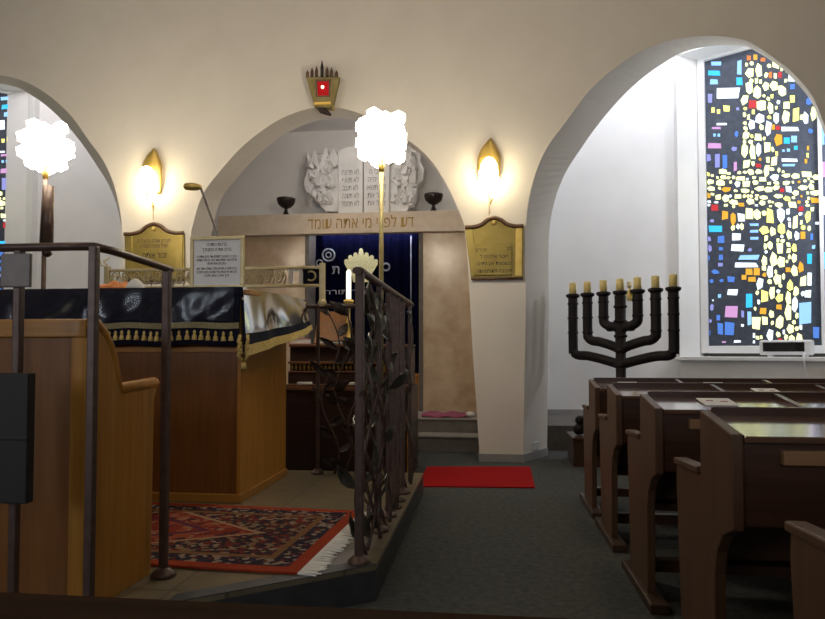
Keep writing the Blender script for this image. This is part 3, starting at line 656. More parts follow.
b = MB(); zc = (fz0+fz1)/2; hh = (fz1-fz0)/2 - .022; x = fx0 + .08; k = 0
while x < fx1 - .32:
    pts = [(x + .032*math.cos(a*.5)*(1-a*.035), YR, zc + hh*math.sin(a*.5)*(1-a*.035)) for a in range(0, 24)]; b.tube(pts, .007, 5); b.tube([(x+.034, YR, zc-hh), (x+.05, YR, zc), (x+.034, YR, zc+hh)], .006, 5); x += .088; k += 1
b.build('scrollwork', 'gilt', rr)
textmesh('ח', .19, face_y(onY(296, 276, YR)), 'whitecloth', rr, 'letter', .008, bold=.006)
p = onY(311, 276, YR); b = MB(); b.tube([p + V((.035*math.cos(a), 0, .035*math.sin(a))) for a in [-2.3 + k*.46 for k in range(11)]], .008, 6); b.build('letter', 'gilt', rr)
b = MB(); b.box(p.x-.075, p.x+.085, YR+.003, YR+.008, fz0+.02, fz1-.02); b.build('frieze_backing', 'velvet', rr)
for x, ph in ((-1.18, .5), (-1.08, 0), (-.98, 2), (-.86, 1)): vine(rr, (x, YR, 0), (1, 0, 0), PZ, RZ-.02, .06, 1.5, ph, 11, 'bronze', V((0, 1, 0)))
# front railing
YQ = 1.975
fr_ = thing('front_railing', 'brown iron railing with two flat plates before the oak bench', 'railing', (-1.5, YQ, PZ))
b = MB(); b.tube([(-2.6, YQ, RZ), (-1.35, YQ, RZ), (-1.27, YQ+.008, RZ), (-1.262, YQ+.1, RZ), (-1.31, 2.57, RZ)], .018, 10, flat=.75); b.build('handrail', 'iron', fr_)
post(-1.262, YQ, fr_, w=.027); post(-1.308, 2.545, fr_, w=.03)
px = onY(17.5, 320, YQ).x; post(px, YQ+.004, fr_, w=.026); post(-2.2, YQ, fr_, w=.026)
a, c = onY(2, 254, YQ-.02), onY(30.5, 287, YQ-.02); b = MB(); b.box(a.x, c.x, YQ-.025, YQ-.012, c.z, a.z); b.build('upper_plate', 'dkgrey', fr_, bevel=.003)
a, c = onY(-8, 373, YQ-.03), onY(30, 503, YQ-.03); b = MB(); b.box(a.x, c.x, YQ-.05, YQ-.013, c.z, a.z); zc = (a.z+c.z)/2; b.box(a.x-.002, c.x+.002, YQ-.054, YQ-.013, zc-.006, zc+.006); b.build('lower_panel', 'bag', fr_, bevel=.004)
# pole lamps
def pole_lamp(u, v, Y, label, sleeve=False):
    c = onY(u, v, Y); r = thing('pole_lamp', label, 'lamp', (c.x, Y, PZ), 'crystal lamps on poles of the platform')
    x = onY(u+.5, 230, Y).x
    b = MB(); b.tube([(c.x, Y, PZ+.001), (c.x, Y, c.z-.12)], .017, 10); b.lathe([(.06, 0), (.06, .015), (.02, .03)], (c.x, Y, PZ+.001), 16); b.build('pole', 'oldgold' if not sleeve else 'iron', r)
    b = MB(); b.lathe([(.018, -.26), (.028, -.2), (.022, -.16), (.05, -.13)], c, 12); b.build('socket', 'gold', r)
    b = MB(); st = .086
    for i in range(4):
        for k in range(4):
            for j in range(3):
                if 0 < i < 3 and 0 < k < 3 and j == 1: continue
                if (i in (0, 3)) and (k in (0, 3)) and j != 1: continue
                off = .016*((-1)**(i+k))
                b.ball(c + V(((i-1.5)*st*.98, (j-1)*st, (k-1.5)*st + off)), .060, 1)
    for f in b.bm.faces: f.smooth = False
    b.build('crystal_shade', 'lampglow', r, recalc=False)
    if sleeve:
        p0, p1 = onY(u+1.5, 187, Y), onY(u+.5, 247, Y); b = MB(); b.tube([p0+V((.03, -.03, 0)), p1+V((.02, -.03, 0))], [.042, .05], 10); b.build('sleeve', 'iron', r)
        p = onY(u+1, 253, Y-.04); b = MB(); b.ball(p, .035); b.tube([p, p+V((0, .05, 0))], .012); b.build('knob', 'bronze', r)
pole_lamp(381.5, 138, YR+.03, 'glowing crystal lamp on a slim pole before the ark')
pole_lamp(46, 147, YR+.03, 'glowing crystal lamp on a pole with brown sleeve, by the far left arch', True)

# reading table
TX0, TX1, TY0, TY1, TZ = -3.0, -1.49, 3.82, 4.71, 1.425
tb = thing('reading_table', 'large oak reading table with closed panelled sides under the navy velvet cover', 'table', (-2.25, 4.2, PZ))
mz = onY(180, 349, TY0).z
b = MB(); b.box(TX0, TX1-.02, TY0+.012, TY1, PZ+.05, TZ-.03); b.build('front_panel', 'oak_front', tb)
b = MB(); b.box(TX1-.02, TX1, TY0, TY1, PZ+.05, TZ-.03); b.build('side_panel', 'oak', tb)
b = MB(); b.box(TX0, TX1-.02, TY0-.0, TY0+.012, mz-.02, mz+.015); b.build('moulding', 'oak_x', tb, bevel=.004)
b = MB(); b.box(TX0-.01, TX1+.012, TY0-.012, TY1+.01, PZ, PZ+.05); b.build('plinth', 'oak_x', tb, bevel=.004)
b = MB(); b.box(TX0-.03, TX1+.06, TY0-.03, TY1+.02, TZ-.03, TZ); b.build('tabletop', 'oak_x', tb, bevel=.004)
cov = thing('table_cover', 'navy velvet cover with gold fringe draped over the reading table', 'tablecloth', (-2.25, 4.2, TZ))
CX0, CX1, CY0, CY1, CZ = TX0-.05, TX1+.015, TY0-.05, TY1+.03, TZ+.012
zl = onY(180, 345.5, CY0).z
def fcov(u, v):
    x = CX0 + (CX1-CX0)*u; w = .014*math.sin(u*37) + .010*math.sin(u*17+2)
    return (x, CY0 - (.03 + w)*v, CZ - (CZ-zl)*v + (.006*math.sin(u*25))*v)
def rcov(u, v):
    y = CY0 + (CY1-CY0)*u; w = .012*math.sin(u*11) + .006*math.sin(u*23+1); x = CX1 + .11*u
    zlow = onX(239 + 75*u, 352 - 24*u, x + .05).z
    return (x + (.03 + .04*u + w)*v, y - .03*v*(1-u), CZ - (CZ-zlow)*v)
b = MB(); b.grid(lambda u, v: (CX0 + (CX1+.11*v-CX0)*u, CY0 + (CY1-CY0)*v, CZ + .002*math.sin(u*30)*math.sin(v*3.14)), 40, 8); b.grid(fcov, 90, 10); b.grid(rcov, 50, 10)
bmesh.ops.remove_doubles(b.bm, verts=b.bm.verts, dist=.003)
b.build('velvet', 'velvet', cov, solid=.006)
vb = (325.5-287)/(345.5-287)
def off(p, d): return V((p[0], p[1]-d, p[2]))
b = MB()
for lo, hi in ((vb-.05, vb+.05),):
    for i in range(90):
        u0, u1 = .28 + .72*i/90, .28 + .72*(i+1)/90
        b.face([off(fcov(u0, hi), .008), off(fcov(u1, hi), .008), off(fcov(u1, lo), .008), off(fcov(u0, lo), .008)])
bmesh.ops.remove_doubles(b.bm, verts=b.bm.verts, dist=.0005)
b.build('braid', 'braid', cov, solid=.005)
n = 24
for i in range(n):
    p = off(fcov(.31 + .66*i/(n-1), vb+.09), .014); b = MB()
    b.lathe([(.003, 0), (.008, -.008), (.010, -.016), (.006, -.022), (.013, -.034), (.017, -.056), (.015, -.058)], p, 8); b.build('tassel', 'goldfringe', cov)
b = MB()
for i in range(60):
    u0, u1 = i/60, (i+1)/60; q = [V(rcov(u0, .90)), V(rcov(u1, .90)), V(rcov(u1, 1.06)), V(rcov(u0, 1.06 + .015*(i % 2)))]
    b.face([p + V((.008, 0, 0)) for p in q])
b.build('gold_fringe', 'goldfringe', cov, solid=.006)
b = MB(); p = V(rcov(0, 1.0)) + V((.01, -.03, 0))
for i in range(3):
    for s_ in (-1, 1): b.tube([p + V((s_*.022*(1-.1*i), 0, .10 - .04*i)), p + V((s_*.03, -.01, .06-.04*i)), p + V((s_*.012*(1-.1*i), 0, .03 - .04*i))], .010, 6)
b.tube([p + V((0, 0, -.06)), p + V((0, 0, -.10))], [.012, .022], 8); b.build('corner_tassel', 'goldfringe', cov)
b = MB()
for i in range(40):
    u0, u1 = i/40, (i+1)/40; q = [V(rcov(u0, .10 + .06*(1-u0))), V(rcov(u1, .10 + .06*(1-u1))), V(rcov(u1, .14 + .06*(1-u1))), V(rcov(u0, .14 + .06*(1-u0)))]
    b.face([p + V((.006, 0, 0)) for p in q])
b.build('gold_braid', 'goldfringe', cov, solid=.003)
# transparent sheet
def fpl(u, v):
    p = fcov(.02 + .96*u, v*.60); return (p[0], p[1] - .03 - .022*math.sin(u*17 + 2*v)*v*(1-v*.5) - .006*math.sin(u*34+v*5)*v, p[2] - .012*math.sin(u*19)*v)
def rpl(u, v):
    p = rcov(u*.95, v*.72); return (p[0] + .016 + .006*math.sin(u*9)*v, p[1], p[2])
b = MB(); b.grid(fpl, 90, 10); b.grid(rpl, 40, 8); tag(b.build('plastic_sheet', 'plastic', at=(-2.25, 3.8, TZ)), 'shiny clear plastic sheet over the navy velvet table cover', 'plastic sheet')
# on the table
TT = CZ + .006
Yg = 3.93
n0, n1 = onY(190, 236.5, Yg), onY(243.5, 284, Yg)
fs = thing('framed_notice', 'white prayer notice in a gilt frame standing on the reading table', 'picture', ((n0.x+n1.x)/2, Yg, TT))
cx = (n0.x+n1.x)/2; fw = n1.x-n0.x; z0, z1 = TT, n0.z; e = .024
b = MB(); b.box(n0.x, n1.x, Yg, Yg+.02, z1-e, z1); b.box(n0.x, n1.x, Yg, Yg+.02, z0, z0+e); b.box(n0.x, n0.x+e, Yg, Yg+.02, z0+e, z1-e); b.box(n1.x-e, n1.x, Yg, Yg+.02, z0+e, z1-e); b.build('frame', 'gilt', fs, bevel=.004)
b = MB(); b.box(n0.x+e, n1.x-e, Yg+.008, Yg+.018, z0+e, z1-e); pp_ = b.build('paper', 'paper', fs)
b = MB(); b.bar((cx, Yg+.02, z1-.08), (cx, Yg+.11, z0+.004), .04, .006); b.build('strut', 'darkmould', fs)
for body, v, sz, w in (('ברכות התורה', 244.5, .03, .13), ('ברכו את ה המבורך', 249.5, .03, .19), ('ברוך ה המבורך לעולם ועד ברוך אתה ה', 256.5, .022, .26), ('אלהינו מלך העולם אשר בחר בנו מכל העמים', 260, .022, .26), ('ונתן לנו את תורתו', 263.5, .022, .12), ('ברוך אתה ה אלהינו מלך העולם אשר נתן', 268.5, .022, .26), ('לנו תורת אמת וחיי עולם נטע בתוכנו', 272, .022, .26), ('ברוך אתה ה נותן התורה', 275.5, .022, .16)):
    textmesh(body, sz, face_y(onY(216.7, v, Yg+.007)), 'ink', pp_, 'lettering', .0008, True, w)
b = MB(); p0, p1 = onY(100, 287, 4.0), onY(143, 287, 4.0); L = p1.x-p0.x
b.grid(lambda u, v: (p0.x + L*u, 3.92 + .16*v, TT + .004 + .055*math.sin(math.pi*min(1, u*1.15+.02))**.5*math.sin(math.pi*(.05+.9*v)) + .008*math.sin(u*23)*math.sin(math.pi*v) - .0*v), 26, 10)
tag(b.build('orange_cloth', 'orange', at=(p0.x+L/2, 4.0, TT), solid=.004), 'crumpled orange cloth lying on the reading table', 'cloth')
p = onY(140.5, 282, 3.94); b = MB(); b.lathe([(.055, 0), (.055, .012), (.045, .035), (.025, .055), (.008, .066)], (p.x, 3.88, TT), 14); tag(b.build('skullcap', 'whitecloth', at=(p.x, 3.88, TT)), 'white skullcap at the end of the crumpled orange cloth', 'cap')
rl = thing('reading_lamp', 'slim brass reading lamp leaning up from behind the framed notice', 'lamp', (onY(218, 240, 4.3).x, 4.3, TT))
q = [onY(u, v, 4.3) for u, v in ((217.5, 233), (211, 216), (203, 194), (200.5, 188))]; base = V((q[0].x+.05, 4.3, TT))
b = MB(); b.lathe([(.06, 0), (.06, .015), (.01, .025)], base); b.tube([base+V((0, 0, .02)), q[0], q[1], q[2], q[3]], .009, 8); b.build('stem', 'dkgrey', rl)
b = MB(); a, c = onY(200, 187, 4.3), onY(184, 186.5, 4.3); b.tube([a+V((.01, 0, 0)), a.lerp(c, .15), a.lerp(c, .5), a.lerp(c, .9), c], [.014, .03, .036, .03, .012], 10, flat=.75); b.build('lamp_head', 'gold', rl)
b = MB(); p = onY(109, 262, YR+.02); b.tube([(p.x, YR, fz1), (p.x, YR, fz1+.03), (p.x-.03, YR, fz1+.06), (p.x+.01, YR, fz1+.09)], .008, 6); b.tube([(p.x, YR, fz1+.02), (p.x-.05, YR, fz1+.03), (p.x-.06, YR, fz1+.07)], .006, 6); b.build('end_scroll', 'gilt', rr)

# bench
BX = -1.375
bn = thing('oak_bench', 'golden oak bench with high back and curved end behind the front railing', 'bench', (-2.2, 2.3, PZ))
yN, yA = onX(94.5, 400, BX).y, onX(157, 383, BX).y
zT = onX(94, 323, BX).z; zA = onX(157, 384, BX).z
b = MB(); yc = lambda u: onX(u, 400, BX).y
prof = [(yN, PZ), (yA-.03, PZ), (yA-.02, zA-.06), (yA, zA-.02), (yA, zA)]
cur_ = [(u, v) for u, v in ((122, 391), (119, 380), (116, 363), (112, 348), (106, 335), (99, 326), (94.5, 322.5))]
prof += [(onX(u, v, BX).y, onX(u, v, BX).z) for u, v in cur_]
prof = [(max(y, yN), z) for y, z in prof]
b.prism([(BX, y, z) for y, z in prof], (-.035, 0, 0)); b.build('end_panel', 'oak', bn, bevel=.004)
b = MB(); cap = [(yA+.01, zA+.004)] + [(y, z+.006) for y, z in prof[5:]]
b.tube([(BX-.017, y, z) for y, z in cap], .024, 8); b.build('end_cap', 'oak', bn)
b = MB(); b.box(-3.6, BX-.03, yN-.012, yN+.03, zT-.05, zT+.015); b.build('top_rail', 'oak_x', bn, bevel=.006)
sx = onY(71, 400, yN).x
b = MB(); b.box(sx, BX-.03, yN-.004, yN+.024, PZ, zT-.05); b.build('stile', 'oak', bn, bevel=.002)
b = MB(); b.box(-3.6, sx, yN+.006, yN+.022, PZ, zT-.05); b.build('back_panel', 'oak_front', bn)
b = MB(); b.box(-3.6, BX-.035, yN+.024, yA-.06, PZ+.40, PZ+.44); b.build('seat', 'oak_x', bn, bevel=.004)
# oriental rug
hx, hy = 1.0, .525
e1 = V(((-.775) - (-1.435), 2.609-2.643, 0)).normalized(); ang = math.atan2(e1.y, e1.x)
fr0 = V((-.775, 2.612, 0)); ctr = fr0 - e1*hx + V((-e1.y, e1.x, 0))*hy
rg = thing('oriental_rug', 'red oriental rug with white fringe on the platform before the reading table', 'rug', (ctr.x, ctr.y, PZ+.004)); rg.rotation_euler.z = ang
rme = MB(); rme.box(-hx, hx, -hy, hy, 0, .010); M['rug'] = rug_mat(hx, hy)
ro = rme.build('pile', 'rug', at=(0, 0, 0)); ro.parent = rg
b = MB()
for i in range(110):
    y = -hy + 2*hy*(i+.5)/110; L = random.uniform(.07, .10); dy = random.uniform(-.012, .012)
    b.hexa([(hx, y-.0042, .001), (hx+L, y-.003+dy, .001), (hx+L, y+.003+dy, .001), (hx, y+.0042, .001), (hx, y-.0042, .008), (hx+L, y-.003+dy, .004), (hx+L, y+.003+dy, .004), (hx, y+.0042, .008)])
fo = b.build('fringe', 'whitecloth', at=(0, 0, 0)); fo.parent = rg

# ================================================================== CANTOR'S DESK BEHIND THE PLATFORM
DY = 5.45
dx0, dx1 = onY(284, 420, DY).x, onY(410, 420, DY).x
zs = onY(340, 387, DY).z
ds = thing('cantor_desk', 'dark mahogany cantor desk with balustraded shelf below the ark', 'desk', ((dx0+dx1)/2, DY+.3, 0))
b = MB(); b.box(dx0, dx1-.03, DY, DY+.62, 0, zs-.03); b.build('cabinet', 'mahog', ds, bevel=.004)
b = MB(); b.box(dx1-.03, dx1, DY, DY+.62, 0, onY(412, 387, DY).z); b.build('side_board', 'mahog', ds, bevel=.003)
b = MB(); b.box(dx1-.022, dx1+.006, DY-.022, DY, 0, onY(412, 414, DY).z); b.build('corner_strip', 'oak', ds, bevel=.003)
b = MB(); b.box(dx0, dx1-.03, DY-.02, DY+.62, zs-.03, zs); b.box(dx0, dx1-.03, DY-.008, DY+.2, zs+.0, zs+.02); b.build('ledge', 'mahog_l', ds, bevel=.005)
z1, z2, z3 = onY(320, 371, DY+.12).z, onY(320, 364, DY+.12).z, onY(320, 347, DY+.12).z
b = MB(); b.box(dx0, dx1-.03, DY+.16, DY+.62, zs, z3); b.box(dx0, dx1-.03, DY+.11, DY+.16, zs, z1); b.build('upper_case', 'mahog', ds)
b = MB(); b.box(dx0, dx1-.03, DY+.10, DY+.17, z2, z2+.022); b.box(dx0, dx1-.03, DY+.10, DY+.17, z1-.014, z1); b.build('gallery_rail', 'mahog_l', ds, bevel=.004)
b = MB(); x = dx0 + .03
while x < dx1 - .06: b.tube([(x, DY+.125, z1), (x, DY+.125, (z1+z2)/2), (x, DY+.125, z2)], [.008, .013, .007], 6); x += .037
b.build('gallery_balusters', 'goldpaint', ds)
b = MB(); b.box(dx0-.0, dx1-.03, DY+.12, DY+.62, z3, z3+.025); b.build('desk_top', 'mahog_l', ds, bevel=.005)
dt = z3 + .026
# books lying in the shelf of the desk and on it
def book(u0, u1, y, z, h, d, mat, label, group='prayer books on the cantor desk', rot=0):
    a, c = onY(u0, 350, y).x, onY(u1, 350, y).x; L = c-a
    r = thing('prayer_book', label, 'book', ((a+c)/2, y+d/2, z), group)
    b = MB(); b.box(a, c, y, y+d, z, z+.006); b.box(a, c, y, y+d, z+h-.006, z+h); b.box(a, a+.008, y, y+d, z+.006, z+h-.006); b.build('cover', mat, r, bevel=.002)
    b = MB(); b.box(a+.009, c-.004, y+.005, y+d-.005, z+.007, z+h-.007); b.build('pages', 'whitecloth', r)
book(289, 305, DY+.16, dt, .05, .2, 'pink', 'pink prayer book lying on the cantor desk beside the table fringe')
book(316, 329, DY+.125, dt, .035, .11, 'mahog_l', 'brown prayer book lying before the slanted book rest')
book(331, 342, DY+.125, dt, .028, .11, 'velvet', 'dark prayer book lying below the lit electric candle')
book(297, 310, DY, zs+.021, .016, .09, 'paper', 'thin white booklet lying on the low ledge of the cantor desk')
book(349, 356, DY, zs+.021, .016, .09, 'paper', 'small white booklet on the low ledge behind the iron vines')
# slanted book rest
br_ = thing('book_rest', 'slanted brown wooden book rest with faint lettering on the cantor desk', 'book rest', (onY(331, 340, DY+.3).x, DY+.3, dt))
a, c = onY(315, 339, DY+.3), onY(348, 311.5, DY+.42)
x0_, x1_ = onY(315, 330, DY+.33).x, onY(346, 330, DY+.33).x
zb_, zt_ = dt+.015, onY(331, 311.5, DY+.42).z
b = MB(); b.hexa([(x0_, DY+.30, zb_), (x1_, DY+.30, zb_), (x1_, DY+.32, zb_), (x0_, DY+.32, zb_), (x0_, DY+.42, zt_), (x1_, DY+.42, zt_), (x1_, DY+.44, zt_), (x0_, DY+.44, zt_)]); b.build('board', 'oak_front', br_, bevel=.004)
b = MB(); b.box(x0_, x1_, DY+.25, DY+.33, dt, dt+.016); b.box(x0_+.05, x1_-.05, DY+.33, DY+.5, dt, dt+.015); b.bar(((x0_+x1_)/2, DY+.48, dt+.01), ((x0_+x1_)/2, DY+.43, zt_-.05), .05, .02); b.build('stand', 'mahog_l', br_, bevel=.003)
tl = math.atan2(.12, zt_-zb_)
textmesh('שויתי ה לנגדי\nתמיד', .06, Matrix.Translation(((x0_+x1_)/2, DY+.358, (zb_+zt_)/2)) @ Matrix.Rotation(math.pi/2-tl, 4, 'X'), 'mahog_l', br_, 'lettering', .001, True, .2)
# lit candle
cs = onY(348.5, 345, DY+.19); cs.z = dt
ck = thing('electric_candle', 'lit tall white candle on a brass candlestick beside the book rest', 'candle', cs)
zc0, zc1 = onY(348, 299, cs.y).z, onY(347, 270, cs.y).z
b = MB(); hgt = zc0-dt; b.lathe([(.042, 0), (.042, .012), (.02, .03), (.014, hgt*.35), (.028, hgt*.45), (.014, hgt*.55), (.016, hgt*.85), (.045, hgt*.93), (.045, hgt*.97), (.02, hgt)], cs, 14); b.build('candlestick', 'gold', ck)
b = MB(); b.lathe([(.021, 0), (.021, (zc1-zc0)*.93), (.012, zc1-zc0)], (cs.x, cs.y, zc0), 12); b.build('candle_tube', 'candleglow', ck)

# ================================================================== RIGHT SIDE
# pedestal and menorah
mo = onY(620, 400, 6.25); TH = -math.radians(39)
PX0, PX1, PYa, PYb, PH = .74, 1.68, 6.20, 6.70, .265
pd = thing('pedestal', 'low dark wooden pedestal under the black menorah', 'pedestal', ((PX0+PX1)/2, 6.4, 0))
b = MB(); b.box(PX0+.01, PX1-.01, PYa+.01, PYb-.01, 0, PH-.03); b.build('body', 'pew', pd, bevel=.004)
b = MB(); b.box(PX0, PX1, PYa, PYb, PH-.03, PH); b.build('top', 'pew_x', pd, bevel=.004)
mo = V((mo.x, 6.44, PH)); mo.x = onY(621, 380, 6.44).x
mn_ = thing('menorah', 'large black seven-branched menorah with yellow candles', 'menorah', mo)
MD = V((math.cos(TH), math.sin(TH), 0)); k_ = 6.44/6.25
zc = onY(620, 290.5, 6.44).z
def mp(x, z, d=0): return mo + MD*x + V((0, 0, z-mo.z)) + V((-MD.y, MD.x, 0))*d
b = MB(); b.lathe([(.10, .10), (.085, .13), (.05, .18), (.045, .25), (.06, .28), (.045, .31)] + [(.052, zc-PH-.05)], mo, 20); zz = .36
while zz < zc-PH-.12: b.lathe([(.052, zz), (.063, zz+.008), (.063, zz+.022), (.052, zz+.03)], mo, 18); zz += .14
b.build('stem', 'black', mn_)
for k in range(3):
    a = math.radians((186, 300, 20)[k]); d = V((math.cos(a), math.sin(a)*(1 if k == 0 else .35), 0))
    b = MB(); b.tube([mo + V((0, 0, .15)), mo + d*.14 + V((0, 0, .13)), mo + d*.32 + V((0, 0, .10)), mo + d*.40 + V((0, 0, .06))], [.05, .045, .04, .045], 10); b.ball(mo + d*.40 + V((0, 0, .056)), .056, 2, (1, 1, 1)); b.ball(mo + d*.39 + V((0, 0, .14)), .046, 2); b.build('foot', 'black', mn_)
for R_, dr, dj in ((.515, .585, .645), (.35, .445, .50), (.175, .305, .325)):
    for s_ in (-1, 1):
        zb1, zb2 = zc - dr - .03, zc - dj - .03
        pts = [mp(0, zb2-.03), mp(s_*R_*.3, zb2+.012), mp(s_*R_*.66, zb1-.008), mp(s_*(R_-.055), zb1), mp(s_*(R_-.012), zb1+.028), mp(s_*R_, zb1+.075), mp(s_*R_, zc-.04)]
        sp = spline([V(p) for p in pts], 5)
        b = MB(); b.tube(sp, .046, 12)
        q = zc - .10
        while q > zb1 + .08: b.tube([mp(s_*R_, q-.008), mp(s_*R_, q+.008)], .053, 12); q -= .145
        b.build('branch', 'black', mn_)
for x in (-.515, -.35, -.175, 0, .175, .35, .515):
    b = MB(); b.lathe([(.045, -.045), (.066, -.03), (.07, -.012), (.06, -.004), (.045, 0)], mp(x, zc), 16); cu = b.build('candle_cup', 'black', mn_)
    b = MB(); b.lathe([(.036, 0), (.036, .10), (.033, .108)], mp(x, zc+.001), 12); b.tube([mp(x, zc+.10), mp(x+.008, zc+.122)], .004, 5); b.build('candle', 'candle_y', cu)
# brass wall bracket behind menorah
p = onY(631, 290, YW-.05); wb = thing('wall_bracket', 'small brass candle bracket on the white wall behind the menorah', 'bracket', p)
b = MB(); b.ball(p + V((0, .035, -.06)), .05, 2, (1, .3, 1.5)); b.tube([p + V((0, .04, -.05)), p + V((0, -.04, -.06)), p + V((-.03, -.05, .02))], .014, 8); b.tube([p + V((0, -.04, -.06)), p + V((.06, -.05, -.03)), p + V((.06, -.05, .03))], .014, 8); b.build('arm', 'gold', wb)
b = MB(); b.lathe([(.02, 0), (.028, .03), (.028, .07), (.02, .08)], p + V((-.03, -.05, .02)), 10); b.lathe([(.02, 0), (.028, .03), (.028, .07), (.02, .08)], p + V((.06, -.05, .03)), 10); b.build('cups', 'gilt', wb)
# heater on the sill
def sx_(u, v, d): return (onP(u, v, wr(0, d, 0), WN) - wr(0, d, 0)).dot(WD)
h0, h1 = sx_(759, 345, 0), sx_(812, 345, 0); HZ = SILL + .006
ht = thing('window_heater', 'white flat electric device with black front on the window sill', 'heater', wr((h0+h1)/2, .05, HZ))
zt = onP(785, 340, wr(0, 0, 0), WN).z
def hb(b, s0, s1, d0, d1, z0, z1): b.hexa([wr(s, d, z) for z in (z0, z1) for s, d in ((s0, d0), (s1, d0), (s1, d1), (s0, d1))])
b = MB(); hb(b, h0, h1, 0, .16, HZ+.02, zt); b.build('casing', 'whiteplastic', ht, bevel=.02)
b = MB(); hb(b, h0+.04, h0+.48*(h1-h0)+.18, -.006, .03, HZ+.06, zt-.025); b.build('black_grille', 'black', ht, bevel=.004)
b = MB(); hb(b, h0+.48*(h1-h0)+.20, h1-.16, -.006, .03, HZ+.06, zt-.025); b.build('black_grille', 'black', ht, bevel=.004)
for s in (h0+.08, h1-.10): b = MB(); hb(b, s, s+.05, .02, .12, HZ, HZ+.022); b.build('foot', 'whiteplastic', ht)
b = MB(); c0 = wr(h1-.06, .0, HZ+.04); b.tube(spline([V(c0), V(wr(h1-.06, -.12, HZ+.02)), V(wr(h1-.05, -.13, HZ-.12)), V(wr(h1-.02, -.10, HZ-.35)), V(wr(h1, -.06, HZ-.6))], 5), .008, 6); b.build('cable', 'whiteplastic', ht)

# pews
PXL, SEC, NS = .65, .54, 5
def make_pew(y0):
    r = thing('pew', '', 'pew', (PXL, y0, 0), 'dark wooden pews facing the ark')
    X1 = PXL + .03 + SEC*NS
    zn, zf, d = .826, .868, .27
    outl = [(0, zn), (d, zf), (d+.002, .665), (d+.03, .665), (.54, .655), (.545, .60), (.52, .3), (.50, .04), (.16, .04), (.15, .40), (.13, .47), (.08, .53), (.0, .565)]
    for x in (PXL, X1):
        b = MB(); b.prism([(x, y0+y, z) for y, z in outl], (.032, 0, 0)); b.build('end_panel', 'pew_end', r, bevel=.004)
        b = MB(); b.hexa([(x-.008, y0+d+.02, .665), (x+.042, y0+d+.02, .665), (x+.042, y0+.555, .655), (x-.008, y0+.555, .655), (x-.008, y0+d+.02, .69), (x+.042, y0+d+.02, .69), (x+.042, y0+.555, .678), (x-.008, y0+.555, .678)]); b.build('armrest', 'pew_end', r, bevel=.006)
        b = MB(); b.box(x-.02, x+.055, y0+.03, y0+.62, .0, .042); b.build('foot', 'pew', r, bevel=.006)
    a, c = PXL+.032, X1
    b = MB(); b.box(a, c, y0+.012, y0+d, .575, zn-.012); bx_ = b.build('desk_box', 'pew_x', r)
    b = MB(); b.hexa([(a, y0-.012, zn-.022), (c, y0-.012, zn-.022), (c, y0+d-.02, zf-.032), (a, y0+d-.02, zf-.032), (a, y0-.012, zn-.004), (c, y0-.012, zn-.004), (c, y0+d-.02, zf-.014), (a, y0+d-.02, zf-.014)]); dt_ = b.build('desk_top', 'pew_top', r, bevel=.003)
    b = MB(); b.box(a, c, y0+d-.022, y0+d, zf-.05, zf+.012); b.build('back_rim', 'pew_x', r, bevel=.004)
    for k in range(1, NS):
        x = PXL + .016 + SEC*k
        b = MB(); b.hexa([(x-.012, y0-.012, zn-.006), (x+.012, y0-.012, zn-.006), (x+.012, y0+d-.02, zf-.016), (x-.012, y0+d-.02, zf-.016), (x-.012, y0-.012, zn+.010), (x+.012, y0-.012, zn+.010), (x+.012, y0+d-.02, zf+.006), (x-.012, y0+d-.02, zf+.006)]); b.build('divider', 'pew_x', dt_, bevel=.002)
    for k in range(NS):
        x = PXL + .03 + SEC*k
        b = MB(); b.box(x+.10, x+SEC-.10, y0-.012, y0+.014, .745, .785); b.build('handle_strip', 'handle', bx_, bevel=.003)
    b = MB(); b.box(a, c, y0+d, y0+d+.022, .36, .665); b.build('backrest', 'pew_x', r)
    b = MB(); b.box(a, c, y0+d+.0, y0+.52, .385, .415); b.build('seat', 'pew_x', r, bevel=.006)
    b = MB(); b.box(a, c, y0+.28, y0+.33, .09, .145); b.build('stretcher', 'pew_x', r, bevel=.003)
    return r
ys = [onX(u, v, PXL).y for u, v in ((731, 432), (655, 410), (616, 395), (595, 386))]
ys = [ys[0]-.89] + ys
labs = ['dark wooden pew showing only its armrest in the bottom right corner of the photo', 'dark wooden pew desk closest to the viewer, coloured window light on its top',
        'dark wooden pew, second complete desk row from the viewer', 'dark wooden pew, second desk row from the menorah', 'dark wooden pew desk row directly in front of the menorah']
pw0 = make_pew(ys[0])
for i, (y, l) in enumerate(zip(ys, labs)):
    o = pw0 if i == 0 else copy_tree(pw0); o.location = (PXL, y, 0); o['label'] = l
def card(u, v, i, label, w=.12):
    y = ys[i] + .13; p = onY(u, v, y); z = .826 + .042*(.13/.27) - .0032
    r = thing('paper_card', label, 'card', (p.x, y, z), 'white paper cards on the pew desks'); k = .042/.27
    b = MB(); b.hexa([(p.x+a*w/2, y+c*.062, z + c*.062*k + e) for e in (0, .0025) for a, c in ((-1, -1), (1, -1), (1, 1), (-1, 1))]); b.build('sheet', 'paper', r)
    b = MB()
    for a, c in ((-.3, .3), (.12, .05)): b.box(p.x+a*w, p.x+(a+.2)*w, y+(c-.16)*.06, y+(c+.1)*.06, z + c*.06*k + .0015, z + c*.06*k + .0042)
    b.build('print', 'pink', r)
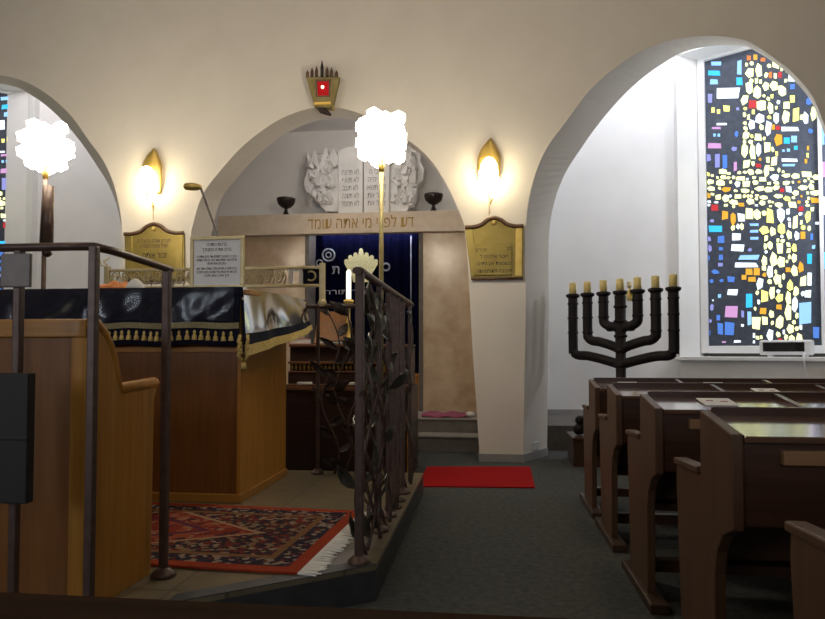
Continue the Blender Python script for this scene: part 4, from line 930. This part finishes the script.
card(629, 381, 4, 'white paper card on the desk row before the menorah, below its stem')
card(716, 380, 4, 'white paper card on the desk row before the menorah, under the window')
card(767, 389, 3, 'white paper card on the second desk row from the menorah')
card(717, 402, 2, 'white paper card with reddish print on the second complete desk row', .13)

# foreground desk
fd = thing('foreground_desk', 'dark wooden desk edge across the bottom of the view', 'desk', (-.2, .55, 0))
b = MB(); b.box(-1.6, .9, .42, .649, .765, .80); b.build('desk_top', 'fore', fd, bevel=.008)
b = MB(); b.box(-1.55, .85, .60, .625, .02, .765); b.build('front_panel', 'fore', fd)
for x in (-1.55, .81): b = MB(); b.box(x, x+.04, .44, .60, 0, .765); b.build('side_panel', 'fore', fd)

# ================================================================== LIGHT
w = bpy.data.worlds.new('world'); sc.world = w; w.use_nodes = True
w.node_tree.nodes['Background'].inputs[0].default_value = (1, .88, .72, 1); w.node_tree.nodes['Background'].inputs[1].default_value = .05
def point_light(name, loc, power, color, r):
    l = bpy.data.lights.new(name, 'POINT'); l.energy = power; l.color = color; l.shadow_soft_size = r
    o = bpy.data.objects.new(name, l); col.objects.link(o); o.location = loc
point_light('ceiling_lamp', (-2.8, 1.9, 5.2), 120, (1, .80, .55), .35)
point_light('ceiling_lamp', (1.6, 2.6, 5.2), 95, (1, .80, .55), .35)
point_light('bay_fill', (2.1, 7.15, 4.95), 95, (.84, .89, 1), .25)  # added unseen fill light brightening the right bay wall from above the arch
point_light('bay_fill', (3.9, 7.12, 2.9), 75, (.84, .89, 1), .2)  # second added fill for the right bay, hidden behind the arcade wall
point_light('bay_fill', (-6.0, 7.15, 4.95), 52, (.94, .93, 1), .25)  # weaker added fill light for the left bay, also out of view
point_light('niche_lamp', (-1.6, 7.1, 3.62), 13, (1, .95, .92), .1)
vs = sc.view_settings; vs.view_transform = 'Standard'; vs.look = 'None'; vs.gamma = 1; vs.use_curve_mapping = False; vs.exposure = -.42
sc.cycles.use_denoising = True; sc.cycles.sample_clamp_indirect = 4; sc.cycles.max_bounces = 10; sc.cycles.transparent_max_bounces = 12
